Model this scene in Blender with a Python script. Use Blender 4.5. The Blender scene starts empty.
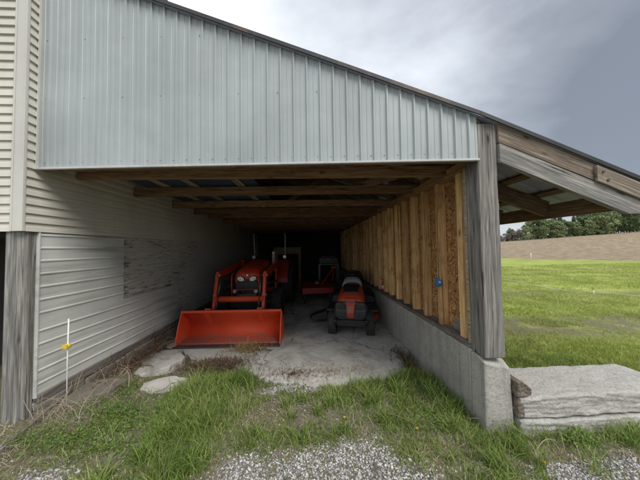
import bpy, bmesh, math, random
import numpy as np
from mathutils import Vector, Matrix, noise as mnoise

random.seed(7)
rng = np.random.default_rng(11)
scene = bpy.context.scene
col = scene.collection
R = math.radians

# ------------------------------------------------------------------ camera
yaw, pitch, roll = R(-2.9), R(1.95), R(0.9)
fwd = Vector((-math.sin(yaw) * math.cos(pitch), math.cos(yaw) * math.cos(pitch), math.sin(pitch)))
r0 = Vector((math.cos(yaw), math.sin(yaw), 0)); u0 = r0.cross(fwd)
rv = math.cos(roll) * r0 - math.sin(roll) * u0
uv = math.cos(roll) * u0 + math.sin(roll) * r0
cam = bpy.data.objects.new('camera', bpy.data.cameras.new('camera'))
cam.matrix_world = Matrix(((rv.x, uv.x, -fwd.x, 0), (rv.y, uv.y, -fwd.y, -1.98), (rv.z, uv.z, -fwd.z, 1.55), (0, 0, 0, 1)))
cam.data.sensor_width = 36; cam.data.lens = 236 / 640 * 36
cam.data.clip_start = 0.05; cam.data.clip_end = 3000
col.objects.link(cam); scene.camera = cam

# ------------------------------------------------------------------ light
SUN_ELEV, SUN_AZ = R(50), R(140)          # azimuth clockwise from +y: behind the camera, a little to its right
world = bpy.data.worlds.new('World'); scene.world = world; world.use_nodes = True
nt = world.node_tree; nt.nodes.clear()
def N(t, ty, **kw):
    n = t.nodes.new(ty)
    for k, v in kw.items():
        if k.startswith('i_'): n.inputs[k[2:].replace('_', ' ')].default_value = v
        else: setattr(n, k, v)
    return n
sky = N(nt, 'ShaderNodeTexSky', sky_type='NISHITA', sun_disc=False, sun_elevation=SUN_ELEV, sun_rotation=SUN_AZ)
tc = N(nt, 'ShaderNodeTexCoord')
mp = N(nt, 'ShaderNodeMapping'); mp.inputs['Scale'].default_value = (1.0, 1.0, 1.7)
nt.links.new(tc.outputs['Generated'], mp.inputs['Vector'])
n1 = N(nt, 'ShaderNodeTexNoise', i_Scale=1.7, i_Detail=7.0, i_Roughness=0.52, i_Distortion=0.25)
nt.links.new(mp.outputs[0], n1.inputs['Vector'])
# thinner cloud overhead and over the barn, heavier to the right
dt = N(nt, 'ShaderNodeVectorMath', operation='DOT_PRODUCT'); dt.inputs[1].default_value = (-0.80, 0.20, 0.50)
nt.links.new(tc.outputs['Generated'], dt.inputs[0])
ad = N(nt, 'ShaderNodeMath', operation='MULTIPLY_ADD'); ad.inputs[1].default_value = 0.55; ad.inputs[2].default_value = 0.08
nt.links.new(dt.outputs['Value'], ad.inputs[0])
sm = N(nt, 'ShaderNodeMath', operation='ADD'); nt.links.new(n1.outputs['Fac'], sm.inputs[0]); nt.links.new(ad.outputs[0], sm.inputs[1])
# a lighter band of clear air low on the horizon
sx = N(nt, 'ShaderNodeSeparateXYZ'); nt.links.new(tc.outputs['Generated'], sx.inputs[0])
hb = N(nt, 'ShaderNodeMapRange'); hb.inputs['From Min'].default_value = 0.06; hb.inputs['From Max'].default_value = 0.20
hb.inputs['To Min'].default_value = 0.42; hb.inputs['To Max'].default_value = 0.0
nt.links.new(sx.outputs['Z'], hb.inputs['Value'])
sm2 = N(nt, 'ShaderNodeMath', operation='ADD'); nt.links.new(sm.outputs[0], sm2.inputs[0]); nt.links.new(hb.outputs[0], sm2.inputs[1])
rp = N(nt, 'ShaderNodeValToRGB')
e = rp.color_ramp.elements
e[0].position = 0.38; e[0].color = (0.18, 0.196, 0.226, 1)
e[1].position = 1.0; e[1].color = (0.86, 0.88, 0.91, 1)
x_ = e.new(0.56); x_.color = (0.285, 0.305, 0.34, 1)
x_ = e.new(0.76); x_.color = (0.54, 0.575, 0.62, 1)
nt.links.new(sm2.outputs[0], rp.inputs[0])
bg1 = N(nt, 'ShaderNodeBackground', i_Strength=0.10); nt.links.new(sky.outputs[0], bg1.inputs['Color'])
bg2 = N(nt, 'ShaderNodeBackground', i_Strength=0.80); nt.links.new(rp.outputs[0], bg2.inputs['Color'])
mx = N(nt, 'ShaderNodeMixShader'); mx.inputs[0].default_value = 0.88
nt.links.new(bg1.outputs[0], mx.inputs[1]); nt.links.new(bg2.outputs[0], mx.inputs[2])
wo = N(nt, 'ShaderNodeOutputWorld'); nt.links.new(mx.outputs[0], wo.inputs['Surface'])

sun = bpy.data.objects.new('sun', bpy.data.lights.new('sun', 'SUN'))
sun.data.energy = 1.75; sun.data.angle = R(35); sun.data.color = (1.0, 0.95, 0.88)
sd = Vector((math.sin(SUN_AZ) * math.cos(SUN_ELEV), math.cos(SUN_AZ) * math.cos(SUN_ELEV), math.sin(SUN_ELEV)))
sun.rotation_euler = sd.to_track_quat('Z', 'Y').to_euler(); sun.location = (0, -10, 12)
col.objects.link(sun)
vs = scene.view_settings
vs.view_transform = 'Standard'; vs.look = 'None'; vs.exposure = 0.88; vs.gamma = 1; vs.use_curve_mapping = False
scene.render.engine = 'CYCLES'
scene.cycles.max_bounces = 7; scene.cycles.diffuse_bounces = 4; scene.cycles.use_denoising = True

# ------------------------------------------------------------------ materials
def new_mat(name):
    m = bpy.data.materials.new(name); m.use_nodes = True
    t = m.node_tree; t.nodes.clear()
    out = N(t, 'ShaderNodeOutputMaterial'); p = N(t, 'ShaderNodeBsdfPrincipled')
    t.links.new(p.outputs[0], out.inputs[0])
    return m, t, p
def L(t, a, b): t.links.new(a, b)
def ramp(t, stops, src=None):
    r = N(t, 'ShaderNodeValToRGB'); els = r.color_ramp.elements
    while len(els) > 1: els.remove(els[-1])
    els[0].position = stops[0][0]; els[0].color = (*stops[0][1], 1)
    for p_, c_ in stops[1:]:
        q = els.new(p_); q.color = (*c_, 1)
    if src is not None: L(t, src, r.inputs[0])
    return r
TILT = 0.0
def coords(t, scale=(1, 1, 1), world=True, rand=True):
    """position in metres, shifted by a random amount per object so repeats do not look alike"""
    if world: src = N(t, 'ShaderNodeNewGeometry').outputs['Position']
    else: src = N(t, 'ShaderNodeTexCoord').outputs['Object']
    if rand:
        oi = N(t, 'ShaderNodeObjectInfo')
        ml = N(t, 'ShaderNodeVectorMath', operation='SCALE'); ml.inputs[0].default_value = (13.7, 7.3, 17.9); L(t, oi.outputs['Random'], ml.inputs['Scale'])
        av = N(t, 'ShaderNodeVectorMath', operation='ADD'); L(t, src, av.inputs[0]); L(t, ml.outputs[0], av.inputs[1]); src = av.outputs[0]
    if TILT:
        q = N(t, 'ShaderNodeMapping'); q.inputs['Rotation'].default_value = (0, TILT, 0); L(t, src, q.inputs[0]); src = q.outputs[0]
    m = N(t, 'ShaderNodeMapping'); m.inputs['Scale'].default_value = scale; L(t, src, m.inputs[0])
    return m.outputs[0]
def noise(t, vec, scale, detail=4, rough=0.55, dist=0.0):
    n = N(t, 'ShaderNodeTexNoise', i_Scale=scale, i_Detail=detail, i_Roughness=rough, i_Distortion=dist); L(t, vec, n.inputs['Vector']); return n.outputs['Fac']
def mixc(t, fac, a, b, mode='MIX'):
    n = N(t, 'ShaderNodeMix', data_type='RGBA', blend_type=mode)
    if isinstance(fac, (int, float)): n.inputs[0].default_value = fac
    else: L(t, fac, n.inputs[0])
    for i, v in ((6, a), (7, b)):
        if isinstance(v, tuple): n.inputs[i].default_value = (*v, 1)
        else: L(t, v, n.inputs[i])
    return n.outputs[2]
def maprange(t, src, a, b, c=0.0, d=1.0):
    n = N(t, 'ShaderNodeMapRange'); n.inputs[1].default_value = a; n.inputs[2].default_value = b; n.inputs[3].default_value = c; n.inputs[4].default_value = d
    L(t, src, n.inputs[0]); return n.outputs[0]
def math_(t, op, a, b=None):
    n = N(t, 'ShaderNodeMath', operation=op)
    for i, v in ((0, a), (1, b)):
        if v is None: continue
        if isinstance(v, (int, float)): n.inputs[i].default_value = v
        else: L(t, v, n.inputs[i])
    return n.outputs[0]
def bump(t, p, h, strength=0.3, dist=0.01):
    b = N(t, 'ShaderNodeBump', i_Strength=strength, i_Distance=dist); L(t, h, b.inputs['Height']); L(t, b.outputs[0], p.inputs['Normal'])

def plain(name, c, rough=0.5, metal=0.0, var=0.25, scale=8.0, dirt=None, bumps=0.0, spec=0.5):
    m, t, p = new_mat(name)
    v = coords(t, world=False)
    n = noise(t, v, scale, 6, 0.6)
    lo = tuple(x * (1 - var) for x in c); hi = tuple(min(1, x * (1 + var)) for x in c)
    c_ = ramp(t, [(0.3, lo), (0.7, hi)], n).outputs[0]
    if dirt:
        d = maprange(t, noise(t, v, scale * 0.45, 8, 0.7, 0.4), 0.52, 0.72, 0, dirt[1])
        c_ = mixc(t, d, c_, dirt[0])
    L(t, c_, p.inputs['Base Color'])
    p.inputs['Metallic'].default_value = metal
    L(t, maprange(t, n, 0.3, 0.7, max(0.05, rough - 0.12), min(1, rough + 0.12)), p.inputs['Roughness'])
    p.inputs['Specular IOR Level'].default_value = spec
    if bumps: bump(t, p, noise(t, v, scale * 6, 5), bumps, 0.004)
    return m

def wood(name, axis, dark, mid, light, knots=0.7, rough=0.8, grain=1.0, stain=None):
    m, t, p = new_mat(name)
    ai = 'xyz'.index(axis)
    s = [18.0, 18.0, 18.0]; s[ai] = 0.9
    v = coords(t, tuple(s))
    g = noise(t, v, 2.2 * grain, 8, 0.62, 1.2)
    s2 = [170.0, 170.0, 170.0]; s2[ai] = 5.0
    fine = noise(t, coords(t, tuple(s2)), 1.0, 3, 0.5)
    ks = [9.0, 9.0, 9.0]; ks[ai] = 3.4
    kv0 = coords(t, tuple(ks)); kn = N(t, 'ShaderNodeTexNoise', i_Scale=2.5, i_Detail=3.0); L(t, kv0, kn.inputs['Vector']); ka = N(t, 'ShaderNodeVectorMath', operation='MULTIPLY_ADD'); ka.inputs[1].default_value = (0.22, 0.22, 0.22); L(t, kn.outputs['Color'], ka.inputs[0]); L(t, kv0, ka.inputs[2]); kv = ka.outputs[0]
    vo = N(t, 'ShaderNodeTexVoronoi', i_Scale=1.0, i_Randomness=1.0); L(t, kv, vo.inputs['Vector'])
    k = maprange(t, vo.outputs['Distance'], 0.07, 0.19, knots, 0.0)
    f = math_(t, 'ADD', math_(t, 'MULTIPLY', g, 0.78), math_(t, 'MULTIPLY', fine, 0.22))
    c = ramp(t, [(0.34, dark), (0.5, mid), (0.64, light)], f).outputs[0]
    oi = N(t, 'ShaderNodeObjectInfo')
    c = mixc(t, 1.0, c, ramp(t, [(0, (0.66, 0.60, 0.54)), (0.35, (0.92, 0.86, 0.80)), (0.7, (1.06, 1.05, 1.0)), (1, (1.2, 1.16, 1.08))], oi.outputs['Random']).outputs[0], 'MULTIPLY')
    c = mixc(t, k, c, tuple(x * 0.28 for x in dark))
    if stain:
        q = maprange(t, noise(t, coords(t), 2.3, 6, 0.65), 0.5, 0.68, 0, stain[1])
        c = mixc(t, q, c, stain[0])
    # drying cracks along the grain
    s3 = [60.0, 60.0, 60.0]; s3[ai] = 0.9
    ck = maprange(t, noise(t, coords(t, tuple(s3)), 1.0, 4, 0.55, 0.6), 0.34, 0.38, 1.0, 0.0)
    c = mixc(t, math_(t, 'MULTIPLY', ck, 0.85), c, tuple(x * 0.22 for x in dark))
    L(t, c, p.inputs['Base Color']); p.inputs['Roughness'].default_value = rough
    p.inputs['Specular IOR Level'].default_value = 0.25
    bump(t, p, math_(t, 'SUBTRACT', f, math_(t, 'MULTIPLY', ck, 0.5)), 0.5, 0.006)
    return m

PINE = ((0.44, 0.25, 0.105), (0.74, 0.485, 0.235), (0.86, 0.64, 0.38))
GREY = ((0.085, 0.085, 0.084), (0.20, 0.20, 0.198), (0.36, 0.358, 0.35))
BROWN = ((0.105, 0.06, 0.036), (0.215, 0.135, 0.083), (0.33, 0.22, 0.145))
M = {}
M['pine'] = wood('pine stud', 'z', *PINE, knots=0.75, stain=((0.20, 0.10, 0.04), 0.55))
M['pine_y'] = wood('pine plate', 'y', (0.17, 0.095, 0.045), (0.29, 0.18, 0.09), (0.40, 0.27, 0.15))
M['grey'] = wood('weathered post', 'z', *GREY, knots=0.9, grain=0.8)
TILT = -math.atan(0.394)
M['grey_x'] = wood('weathered rafter', 'x', *GREY, knots=0.8, stain=((0.15, 0.13, 0.11), 0.35))
M['tan_x'] = wood('browned rafter', 'x', (0.09, 0.078, 0.066), (0.215, 0.185, 0.155), (0.36, 0.32, 0.28), knots=0.8, stain=((0.17, 0.12, 0.08), 0.6))
M['brown_x'] = wood('rough rafter', 'x', (0.055, 0.04, 0.028), (0.13, 0.095, 0.065), (0.22, 0.17, 0.12), knots=0.6)
TILT = 0.0
M['grey_y'] = wood('weathered sill', 'y', *GREY, knots=0.6, stain=((0.19, 0.12, 0.07), 0.6))
M['joist'] = wood('old brown joist', 'x', *BROWN, knots=0.6)
M['brown_y'] = wood('rough purlin', 'y', (0.07, 0.05, 0.032), (0.16, 0.115, 0.075), (0.26, 0.20, 0.14), knots=0.6)
M['tan'] = wood('tan plywood', 'x', (0.22, 0.16, 0.09), (0.32, 0.25, 0.15), (0.40, 0.32, 0.2), knots=0.2)
M['pale_y'] = wood('pale stored board', 'y', (0.2, 0.16, 0.11), (0.32, 0.27, 0.2), (0.45, 0.4, 0.32), knots=0.4)

def osb():
    m, t, p = new_mat('flake board')
    v = coords(t, (1, 1, 1), rand=False)
    wv = N(t, 'ShaderNodeTexNoise', i_Scale=5.0, i_Detail=2.0); L(t, v, wv.inputs['Vector'])
    ad = N(t, 'ShaderNodeVectorMath', operation='MULTIPLY_ADD'); ad.inputs[1].default_value = (0.3, 0.3, 0.3); L(t, wv.outputs['Color'], ad.inputs[0]); L(t, v, ad.inputs[2])
    cs = []
    for rot, sc in ((0.5, (30, 26, 74)), (-0.7, (30, 68, 26))):
        mpn = N(t, 'ShaderNodeMapping'); mpn.inputs['Rotation'].default_value = (rot, 0, 0); mpn.inputs['Scale'].default_value = sc; L(t, ad.outputs[0], mpn.inputs[0])
        vo = N(t, 'ShaderNodeTexVoronoi', i_Scale=1.0); L(t, mpn.outputs[0], vo.inputs['Vector']); cs.append(vo.outputs['Color'])
    sp = N(t, 'ShaderNodeSeparateColor'); L(t, cs[0], sp.inputs[0]); sp2 = N(t, 'ShaderNodeSeparateColor'); L(t, cs[1], sp2.inputs[0])
    f = mixc(t, maprange(t, noise(t, v, 16, 2), 0.45, 0.55), sp.outputs[0], sp2.outputs[1])
    c = ramp(t, [(0.0, (0.11, 0.048, 0.018)), (0.35, (0.31, 0.145, 0.05)), (0.7, (0.46, 0.245, 0.09)), (1, (0.60, 0.38, 0.18))], f).outputs[0]
    L(t, c, p.inputs['Base Color']); p.inputs['Roughness'].default_value = 0.75; bump(t, p, f, 0.4, 0.003)
    return m
M['osb'] = osb()

def metal_paint(name, c, streak, sc=1.0, axis='z', rough=0.38, metal=0.25, grime=0.35):
    m, t, p = new_mat(name)
    ai = 'xyz'.index(axis)
    s = [9.0, 9.0, 9.0]; s[ai] = 0.7
    st = noise(t, coords(t, tuple(s), rand=False), 1.2 * sc, 6, 0.6)
    bl = noise(t, coords(t, rand=False), 1.6, 5, 0.6)
    a = ramp(t, [(0.3, tuple(x * 0.86 for x in c)), (0.7, tuple(min(1, x * 1.07) for x in c))], bl).outputs[0]
    a = mixc(t, maprange(t, st, 0.5, 0.75, 0, grime), a, streak)
    L(t, a, p.inputs['Base Color']); p.inputs['Metallic'].default_value = metal
    L(t, maprange(t, st, 0.3, 0.7, rough - 0.08, rough + 0.14), p.inputs['Roughness'])
    bump(t, p, noise(t, coords(t, (0.9, 0.9, 0.5), rand=False), 3.5, 2), 0.22, 0.02)
    return m
M['tin'] = metal_paint('pale blue ribbed steel', (0.40, 0.443, 0.45), (0.30, 0.33, 0.33), metal=0.15, rough=0.5)
M['tin_wall'] = metal_paint('white ribbed steel', (0.62, 0.645, 0.63), (0.30, 0.29, 0.26), axis='y', grime=0.8, metal=0.05, rough=0.55)
M['roof'] = metal_paint('galvanised roofing', (0.33, 0.36, 0.50), (0.24, 0.25, 0.32), axis='x', metal=0.15, rough=0.45)
M['roof_edge'] = plain('dark roof edge', (0.045, 0.048, 0.052), 0.55, 0.3, dirt=((0.22, 0.14, 0.085), 0.9), scale=3.0)
M['siding'] = metal_paint('cream vinyl siding', (0.66, 0.645, 0.575), (0.46, 0.44, 0.37), axis='z', metal=0.0, rough=0.5, grime=0.25)
M['trim'] = metal_paint('grey white trim', (0.60, 0.60, 0.56), (0.45, 0.44, 0.40), metal=0.0, rough=0.5, grime=0.25)

def peeling():
    m, t, p = new_mat('peeling white clapboard')
    v = coords(t, (1.0, 1.3, 12.0), rand=False)
    a = noise(t, v, 3.2, 9, 0.72, 0.3)
    b = noise(t, coords(t, rand=False), 1.1, 3)
    sp = N(t, 'ShaderNodeSeparateXYZ'); L(t, N(t, 'ShaderNodeNewGeometry').outputs['Position'], sp.inputs[0])
    f = math_(t, 'ADD', a, math_(t, 'MULTIPLY', b, 0.35))
    f = math_(t, 'ADD', f, maprange(t, sp.outputs['Y'], 1.9, 4.2, 0.06, -0.06))
    c = ramp(t, [(0.60, (0.60, 0.60, 0.56)), (0.76, (0.50, 0.50, 0.47)), (0.80, (0.24, 0.22, 0.19)), (0.92, (0.10, 0.085, 0.07))], f).outputs[0]
    L(t, c, p.inputs['Base Color']); p.inputs['Roughness'].default_value = 0.8
    bump(t, p, math_(t, 'MULTIPLY', f, -1.0), 0.4, 0.006)
    return m
M['peel'] = peeling()

def concrete(name, lo, hi, cracks=False, streaks=False, rand=False, rough_=0.5, pits=0.0):
    m, t, p = new_mat(name)
    v = coords(t, rand=rand)
    big = noise(t, v, 1.6, 8, 0.65); fine = noise(t, v, 60, 4, 0.7); midn = noise(t, v, 9, 6, 0.7)
    c = ramp(t, [(0.3, lo), (0.72, hi)], math_(t, 'ADD', math_(t, 'MULTIPLY', big, 0.65), math_(t, 'MULTIPLY', midn, 0.35))).outputs[0]
    c = mixc(t, maprange(t, fine, 0.58, 0.72, 0, 0.45), c, tuple(x * 0.55 for x in lo))
    c = mixc(t, maprange(t, midn, 0.6, 0.75, 0, 0.6), c, (0.16, 0.145, 0.115))
    h = math_(t, 'ADD', math_(t, 'MULTIPLY', fine, 0.35), midn)
    if streaks:
        st = noise(t, coords(t, (6, 6, 0.5), rand=False), 1.5, 6, 0.6)
        c = mixc(t, maprange(t, st, 0.48, 0.7, 0, 0.45), c, (0.17, 0.15, 0.12))
    if cracks:
        wn = N(t, 'ShaderNodeTexNoise', i_Scale=2.6, i_Detail=7.0, i_Roughness=0.65); L(t, v, wn.inputs['Vector'])
        av = N(t, 'ShaderNodeVectorMath', operation='MULTIPLY_ADD'); av.inputs[1].default_value = (0.42, 0.42, 0.0); L(t, wn.outputs['Color'], av.inputs[0]); L(t, v, av.inputs[2])
        fl = N(t, 'ShaderNodeVectorMath', operation='MULTIPLY'); fl.inputs[1].default_value = (1, 1, 0); L(t, av.outputs[0], fl.inputs[0])
        vo = N(t, 'ShaderNodeTexVoronoi', feature='DISTANCE_TO_EDGE', i_Scale=0.8); L(t, fl.outputs[0], vo.inputs['Vector'])
        wid = maprange(t, noise(t, v, 1.3, 3), 0.4, 0.7, 0.0, 0.011)
        cr = math_(t, 'LESS_THAN', vo.outputs['Distance'], wid)
        c = mixc(t, math_(t, 'MULTIPLY', cr, 0.9), c, (0.045, 0.04, 0.032))
        h = math_(t, 'SUBTRACT', h, math_(t, 'MULTIPLY', cr, 1.5))
        dirt = maprange(t, noise(t, v, 2.1, 10, 0.75, 0.5), 0.48, 0.68, 0, 0.8)
        c = mixc(t, dirt, c, (0.15, 0.13, 0.10))
    L(t, c, p.inputs['Base Color']); p.inputs['Roughness'].default_value = 0.9; p.inputs['Specular IOR Level'].default_value = 0.25
    if pits:
        pn = noise(t, v, 26, 6, 0.75); c0 = maprange(t, pn, 0.52, 0.66, 0, pits)
        c = mixc(t, c0, c, tuple(x * 0.45 for x in lo))
        c = mixc(t, maprange(t, noise(t, v, 120, 2, 0.6), 0.58, 0.68, 0, 0.5), c, (0.10, 0.10, 0.10)); L(t, c, p.inputs['Base Color'])
        h = math_(t, 'ADD', h, math_(t, 'MULTIPLY', pn, -1.6))
    bump(t, p, h, rough_, 0.012)
    return m
M['slab'] = concrete('old cracked slab', (0.36, 0.352, 0.325), (0.66, 0.65, 0.61), cracks=True)
M['curb'] = concrete('stem wall concrete', (0.33, 0.32, 0.29), (0.58, 0.565, 0.52), streaks=True, pits=0.4, rough_=0.7)
M['stone'] = concrete('pale granite', (0.42, 0.41, 0.38), (0.66, 0.645, 0.61), rand=True, pits=0.5, rough_=1.0)
M['rock'] = concrete('brown field stone', (0.11, 0.088, 0.07), (0.36, 0.30, 0.24), rand=True, pits=0.8, rough_=1.0)
M['found'] = concrete('foundation stone', (0.14, 0.125, 0.10), (0.33, 0.305, 0.26), rand=True, pits=0.5, rough_=0.8)

M['orange'] = plain('tractor orange paint', (0.60, 0.055, 0.014), 0.42, 0.0, 0.16, 3.0, dirt=((0.20, 0.075, 0.035), 0.55), bumps=0.05)
M['bucket'] = plain('scuffed orange bucket paint', (0.72, 0.078, 0.026), 0.5, 0.0, 0.12, 2.6, dirt=((0.33, 0.12, 0.06), 0.7), bumps=0.12)
def bucket_mat():
    m, t, p = new_mat('worn bucket paint')
    v = N(t, 'ShaderNodeTexCoord').outputs['Object']
    def sc(k):
        q = N(t, 'ShaderNodeMapping'); q.inputs['Scale'].default_value = k; L(t, v, q.inputs[0]); return q.outputs[0]
    big = noise(t, v, 3.0, 6, 0.65); scr = noise(t, sc((60, 5, 3)), 1.0, 5, 0.6, 0.6); spk = noise(t, v, 45, 4, 0.7)
    c = ramp(t, [(0.3, (0.70, 0.075, 0.022)), (0.7, (0.84, 0.105, 0.038))], big).outputs[0]
    c = mixc(t, maprange(t, big, 0.54, 0.7, 0, 0.55), c, (0.42, 0.12, 0.055))
    c = mixc(t, maprange(t, scr, 0.64, 0.72, 0, 0.5), c, (0.48, 0.20, 0.12))
    c = mixc(t, maprange(t, spk, 0.66, 0.72, 0, 0.6), c, (0.18, 0.08, 0.045))
    sp = N(t, 'ShaderNodeSeparateXYZ'); L(t, v, sp.inputs[0])
    w = math_(t, 'ADD', maprange(t, sp.outputs['Z'], 0.02, 0.17, 0.55, 0.0), math_(t, 'MULTIPLY', noise(t, sc((7, 9, 9)), 1.0, 8, 0.7), 0.9))
    k = maprange(t, w, 0.80, 1.0, 0, 0.75)
    c = mixc(t, k, c, ramp(t, [(0.35, (0.16, 0.085, 0.05)), (0.65, (0.30, 0.27, 0.24))], spk).outputs[0])
    L(t, c, p.inputs['Base Color']); L(t, maprange(t, spk, 0.3, 0.7, 0.45, 0.75), p.inputs['Roughness']); bump(t, p, spk, 0.15, 0.003)
    return m
M['bucket'] = bucket_mat()
M['red'] = plain('implement red paint', (0.36, 0.03, 0.018), 0.45, 0.0, 0.2, 3.0, dirt=((0.12, 0.05, 0.03), 0.6))
M['mower_orange'] = plain('mower orange plastic', (0.42, 0.055, 0.02), 0.36, 0.0, 0.10, 3.0, dirt=((0.20, 0.09, 0.05), 0.3))
M['black'] = plain('black plastic', (0.022, 0.022, 0.024), 0.45, 0.0, 0.3)
M['charcoal'] = plain('charcoal plastic', (0.05, 0.052, 0.056), 0.5, 0.0, 0.25)
M['grey_plastic'] = plain('light grey plastic', (0.26, 0.28, 0.29), 0.5, 0.0, 0.15)
M['rubber'] = plain('tyre rubber', (0.028, 0.027, 0.026), 0.8, 0.0, 0.3, 12, dirt=((0.11, 0.10, 0.085), 0.5))
M['steel'] = plain('dull steel', (0.34, 0.35, 0.36), 0.4, 0.85, 0.15)
M['chrome'] = plain('bright steel', (0.78, 0.78, 0.78), 0.3, 0.5, 0.06)
M['dark_steel'] = plain('dark grey steel', (0.10, 0.105, 0.11), 0.45, 0.6, 0.2)
M['rim_grey'] = plain('wheel rim grey', (0.30, 0.29, 0.27), 0.5, 0.2, 0.15)
M['lens'] = plain('headlamp lens', (0.82, 0.84, 0.86), 0.12, 0.3, 0.04)
M['dark_lens'] = plain('smoked lens', (0.05, 0.055, 0.06), 0.12, 0.2, 0.1)
M['drip'] = plain('dull white strip', (0.50, 0.51, 0.51), 0.5, 0.0, 0.12, dirt=((0.3, 0.28, 0.25), 0.5))
M['white'] = plain('white plastic', (0.74, 0.74, 0.72), 0.5, 0.0, 0.06)
M['yellow'] = plain('yellow insulator', (0.72, 0.52, 0.04), 0.5, 0.0, 0.1)
M['blue'] = plain('blue plastic box', (0.045, 0.19, 0.46), 0.4, 0.0, 0.12)
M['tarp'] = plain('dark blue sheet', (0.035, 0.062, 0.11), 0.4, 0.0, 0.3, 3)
M['redbottle'] = plain('red bottle', (0.5, 0.03, 0.02), 0.4, 0.0, 0.1)
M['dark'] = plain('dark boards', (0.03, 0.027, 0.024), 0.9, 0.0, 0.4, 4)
M['cable'] = plain('pale cable', (0.5, 0.46, 0.38), 0.6, 0.0, 0.1)

def island(name, stops, rough=0.8, trans=0.0, patch=None, spec=0.3):
    """each separate blade, leaf or stone gets its own colour from the list"""
    m, t, p = new_mat(name)
    g = N(t, 'ShaderNodeNewGeometry')
    f = g.outputs['Random Per Island']
    if patch:
        pn = noise(t, g.outputs['Position'], patch[0], 3)
        f = math_(t, 'ADD', math_(t, 'MULTIPLY', f, 1 - patch[1]), math_(t, 'MULTIPLY', maprange(t, pn, 0.35, 0.65), patch[1]))
    c = ramp(t, stops, f).outputs[0]
    L(t, c, p.inputs['Base Color']); p.inputs['Roughness'].default_value = rough; p.inputs['Specular IOR Level'].default_value = spec
    if trans:
        out = [n for n in t.nodes if n.type == 'OUTPUT_MATERIAL'][0]
        tr = N(t, 'ShaderNodeBsdfTranslucent'); L(t, c, tr.inputs['Color'])
        ms = N(t, 'ShaderNodeMixShader'); ms.inputs[0].default_value = trans
        L(t, p.outputs[0], ms.inputs[1]); L(t, tr.outputs[0], ms.inputs[2]); L(t, ms.outputs[0], out.inputs[0])
    return m
M['blade'] = island('grass blade', [(0, (0.09, 0.155, 0.032)), (0.4, (0.185, 0.28, 0.058)), (0.72, (0.31, 0.395, 0.11)), (0.87, (0.42, 0.44, 0.19)), (1, (0.42, 0.36, 0.20))], 0.6, 0.35, (1.5, 0.25))
M['leaf'] = island('clover leaf', [(0, (0.085, 0.155, 0.03)), (0.5, (0.15, 0.25, 0.05)), (1, (0.23, 0.33, 0.085))], 0.6, 0.3)
M['straw'] = island('dead grass', [(0, (0.19, 0.145, 0.09)), (0.5, (0.40, 0.34, 0.25)), (1, (0.60, 0.54, 0.43))], 0.8, 0.15)
M['hay'] = island('yellow hay', [(0, (0.30, 0.20, 0.07)), (0.5, (0.48, 0.36, 0.15)), (1, (0.62, 0.5, 0.25))], 0.8, 0.15)
M['vine'] = island('dead brown stems', [(0, (0.07, 0.045, 0.03)), (0.6, (0.15, 0.10, 0.065)), (1, (0.26, 0.19, 0.13))], 0.85)
M['gravel'] = island('crushed stone', [(0, (0.10, 0.10, 0.105)), (0.35, (0.24, 0.24, 0.24)), (0.65, (0.40, 0.395, 0.39)), (1, (0.66, 0.65, 0.635))], 0.85)
M['field_blade'] = island('pasture blade', [(0, (0.22, 0.285, 0.05)), (0.5, (0.345, 0.41, 0.10)), (0.85, (0.48, 0.50, 0.18)), (1, (0.50, 0.45, 0.25))], 0.6, 0.45, (0.6, 0.3))
for nm, cs in (('conifer', ((0.05, 0.08, 0.05), (0.13, 0.17, 0.10))), ('pale_leaf', ((0.16, 0.21, 0.09), (0.34, 0.40, 0.20))),
               ('mid_leaf', ((0.09, 0.14, 0.065), (0.22, 0.28, 0.13))), ('brush', ((0.15, 0.13, 0.10), (0.28, 0.245, 0.20)))):
    M[nm] = island('foliage ' + nm, [(0, cs[0]), (1, cs[1])], 0.8, 0.1)
M['bark'] = plain('bark', (0.10, 0.08, 0.06), 0.9, 0, 0.3, 6)

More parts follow.
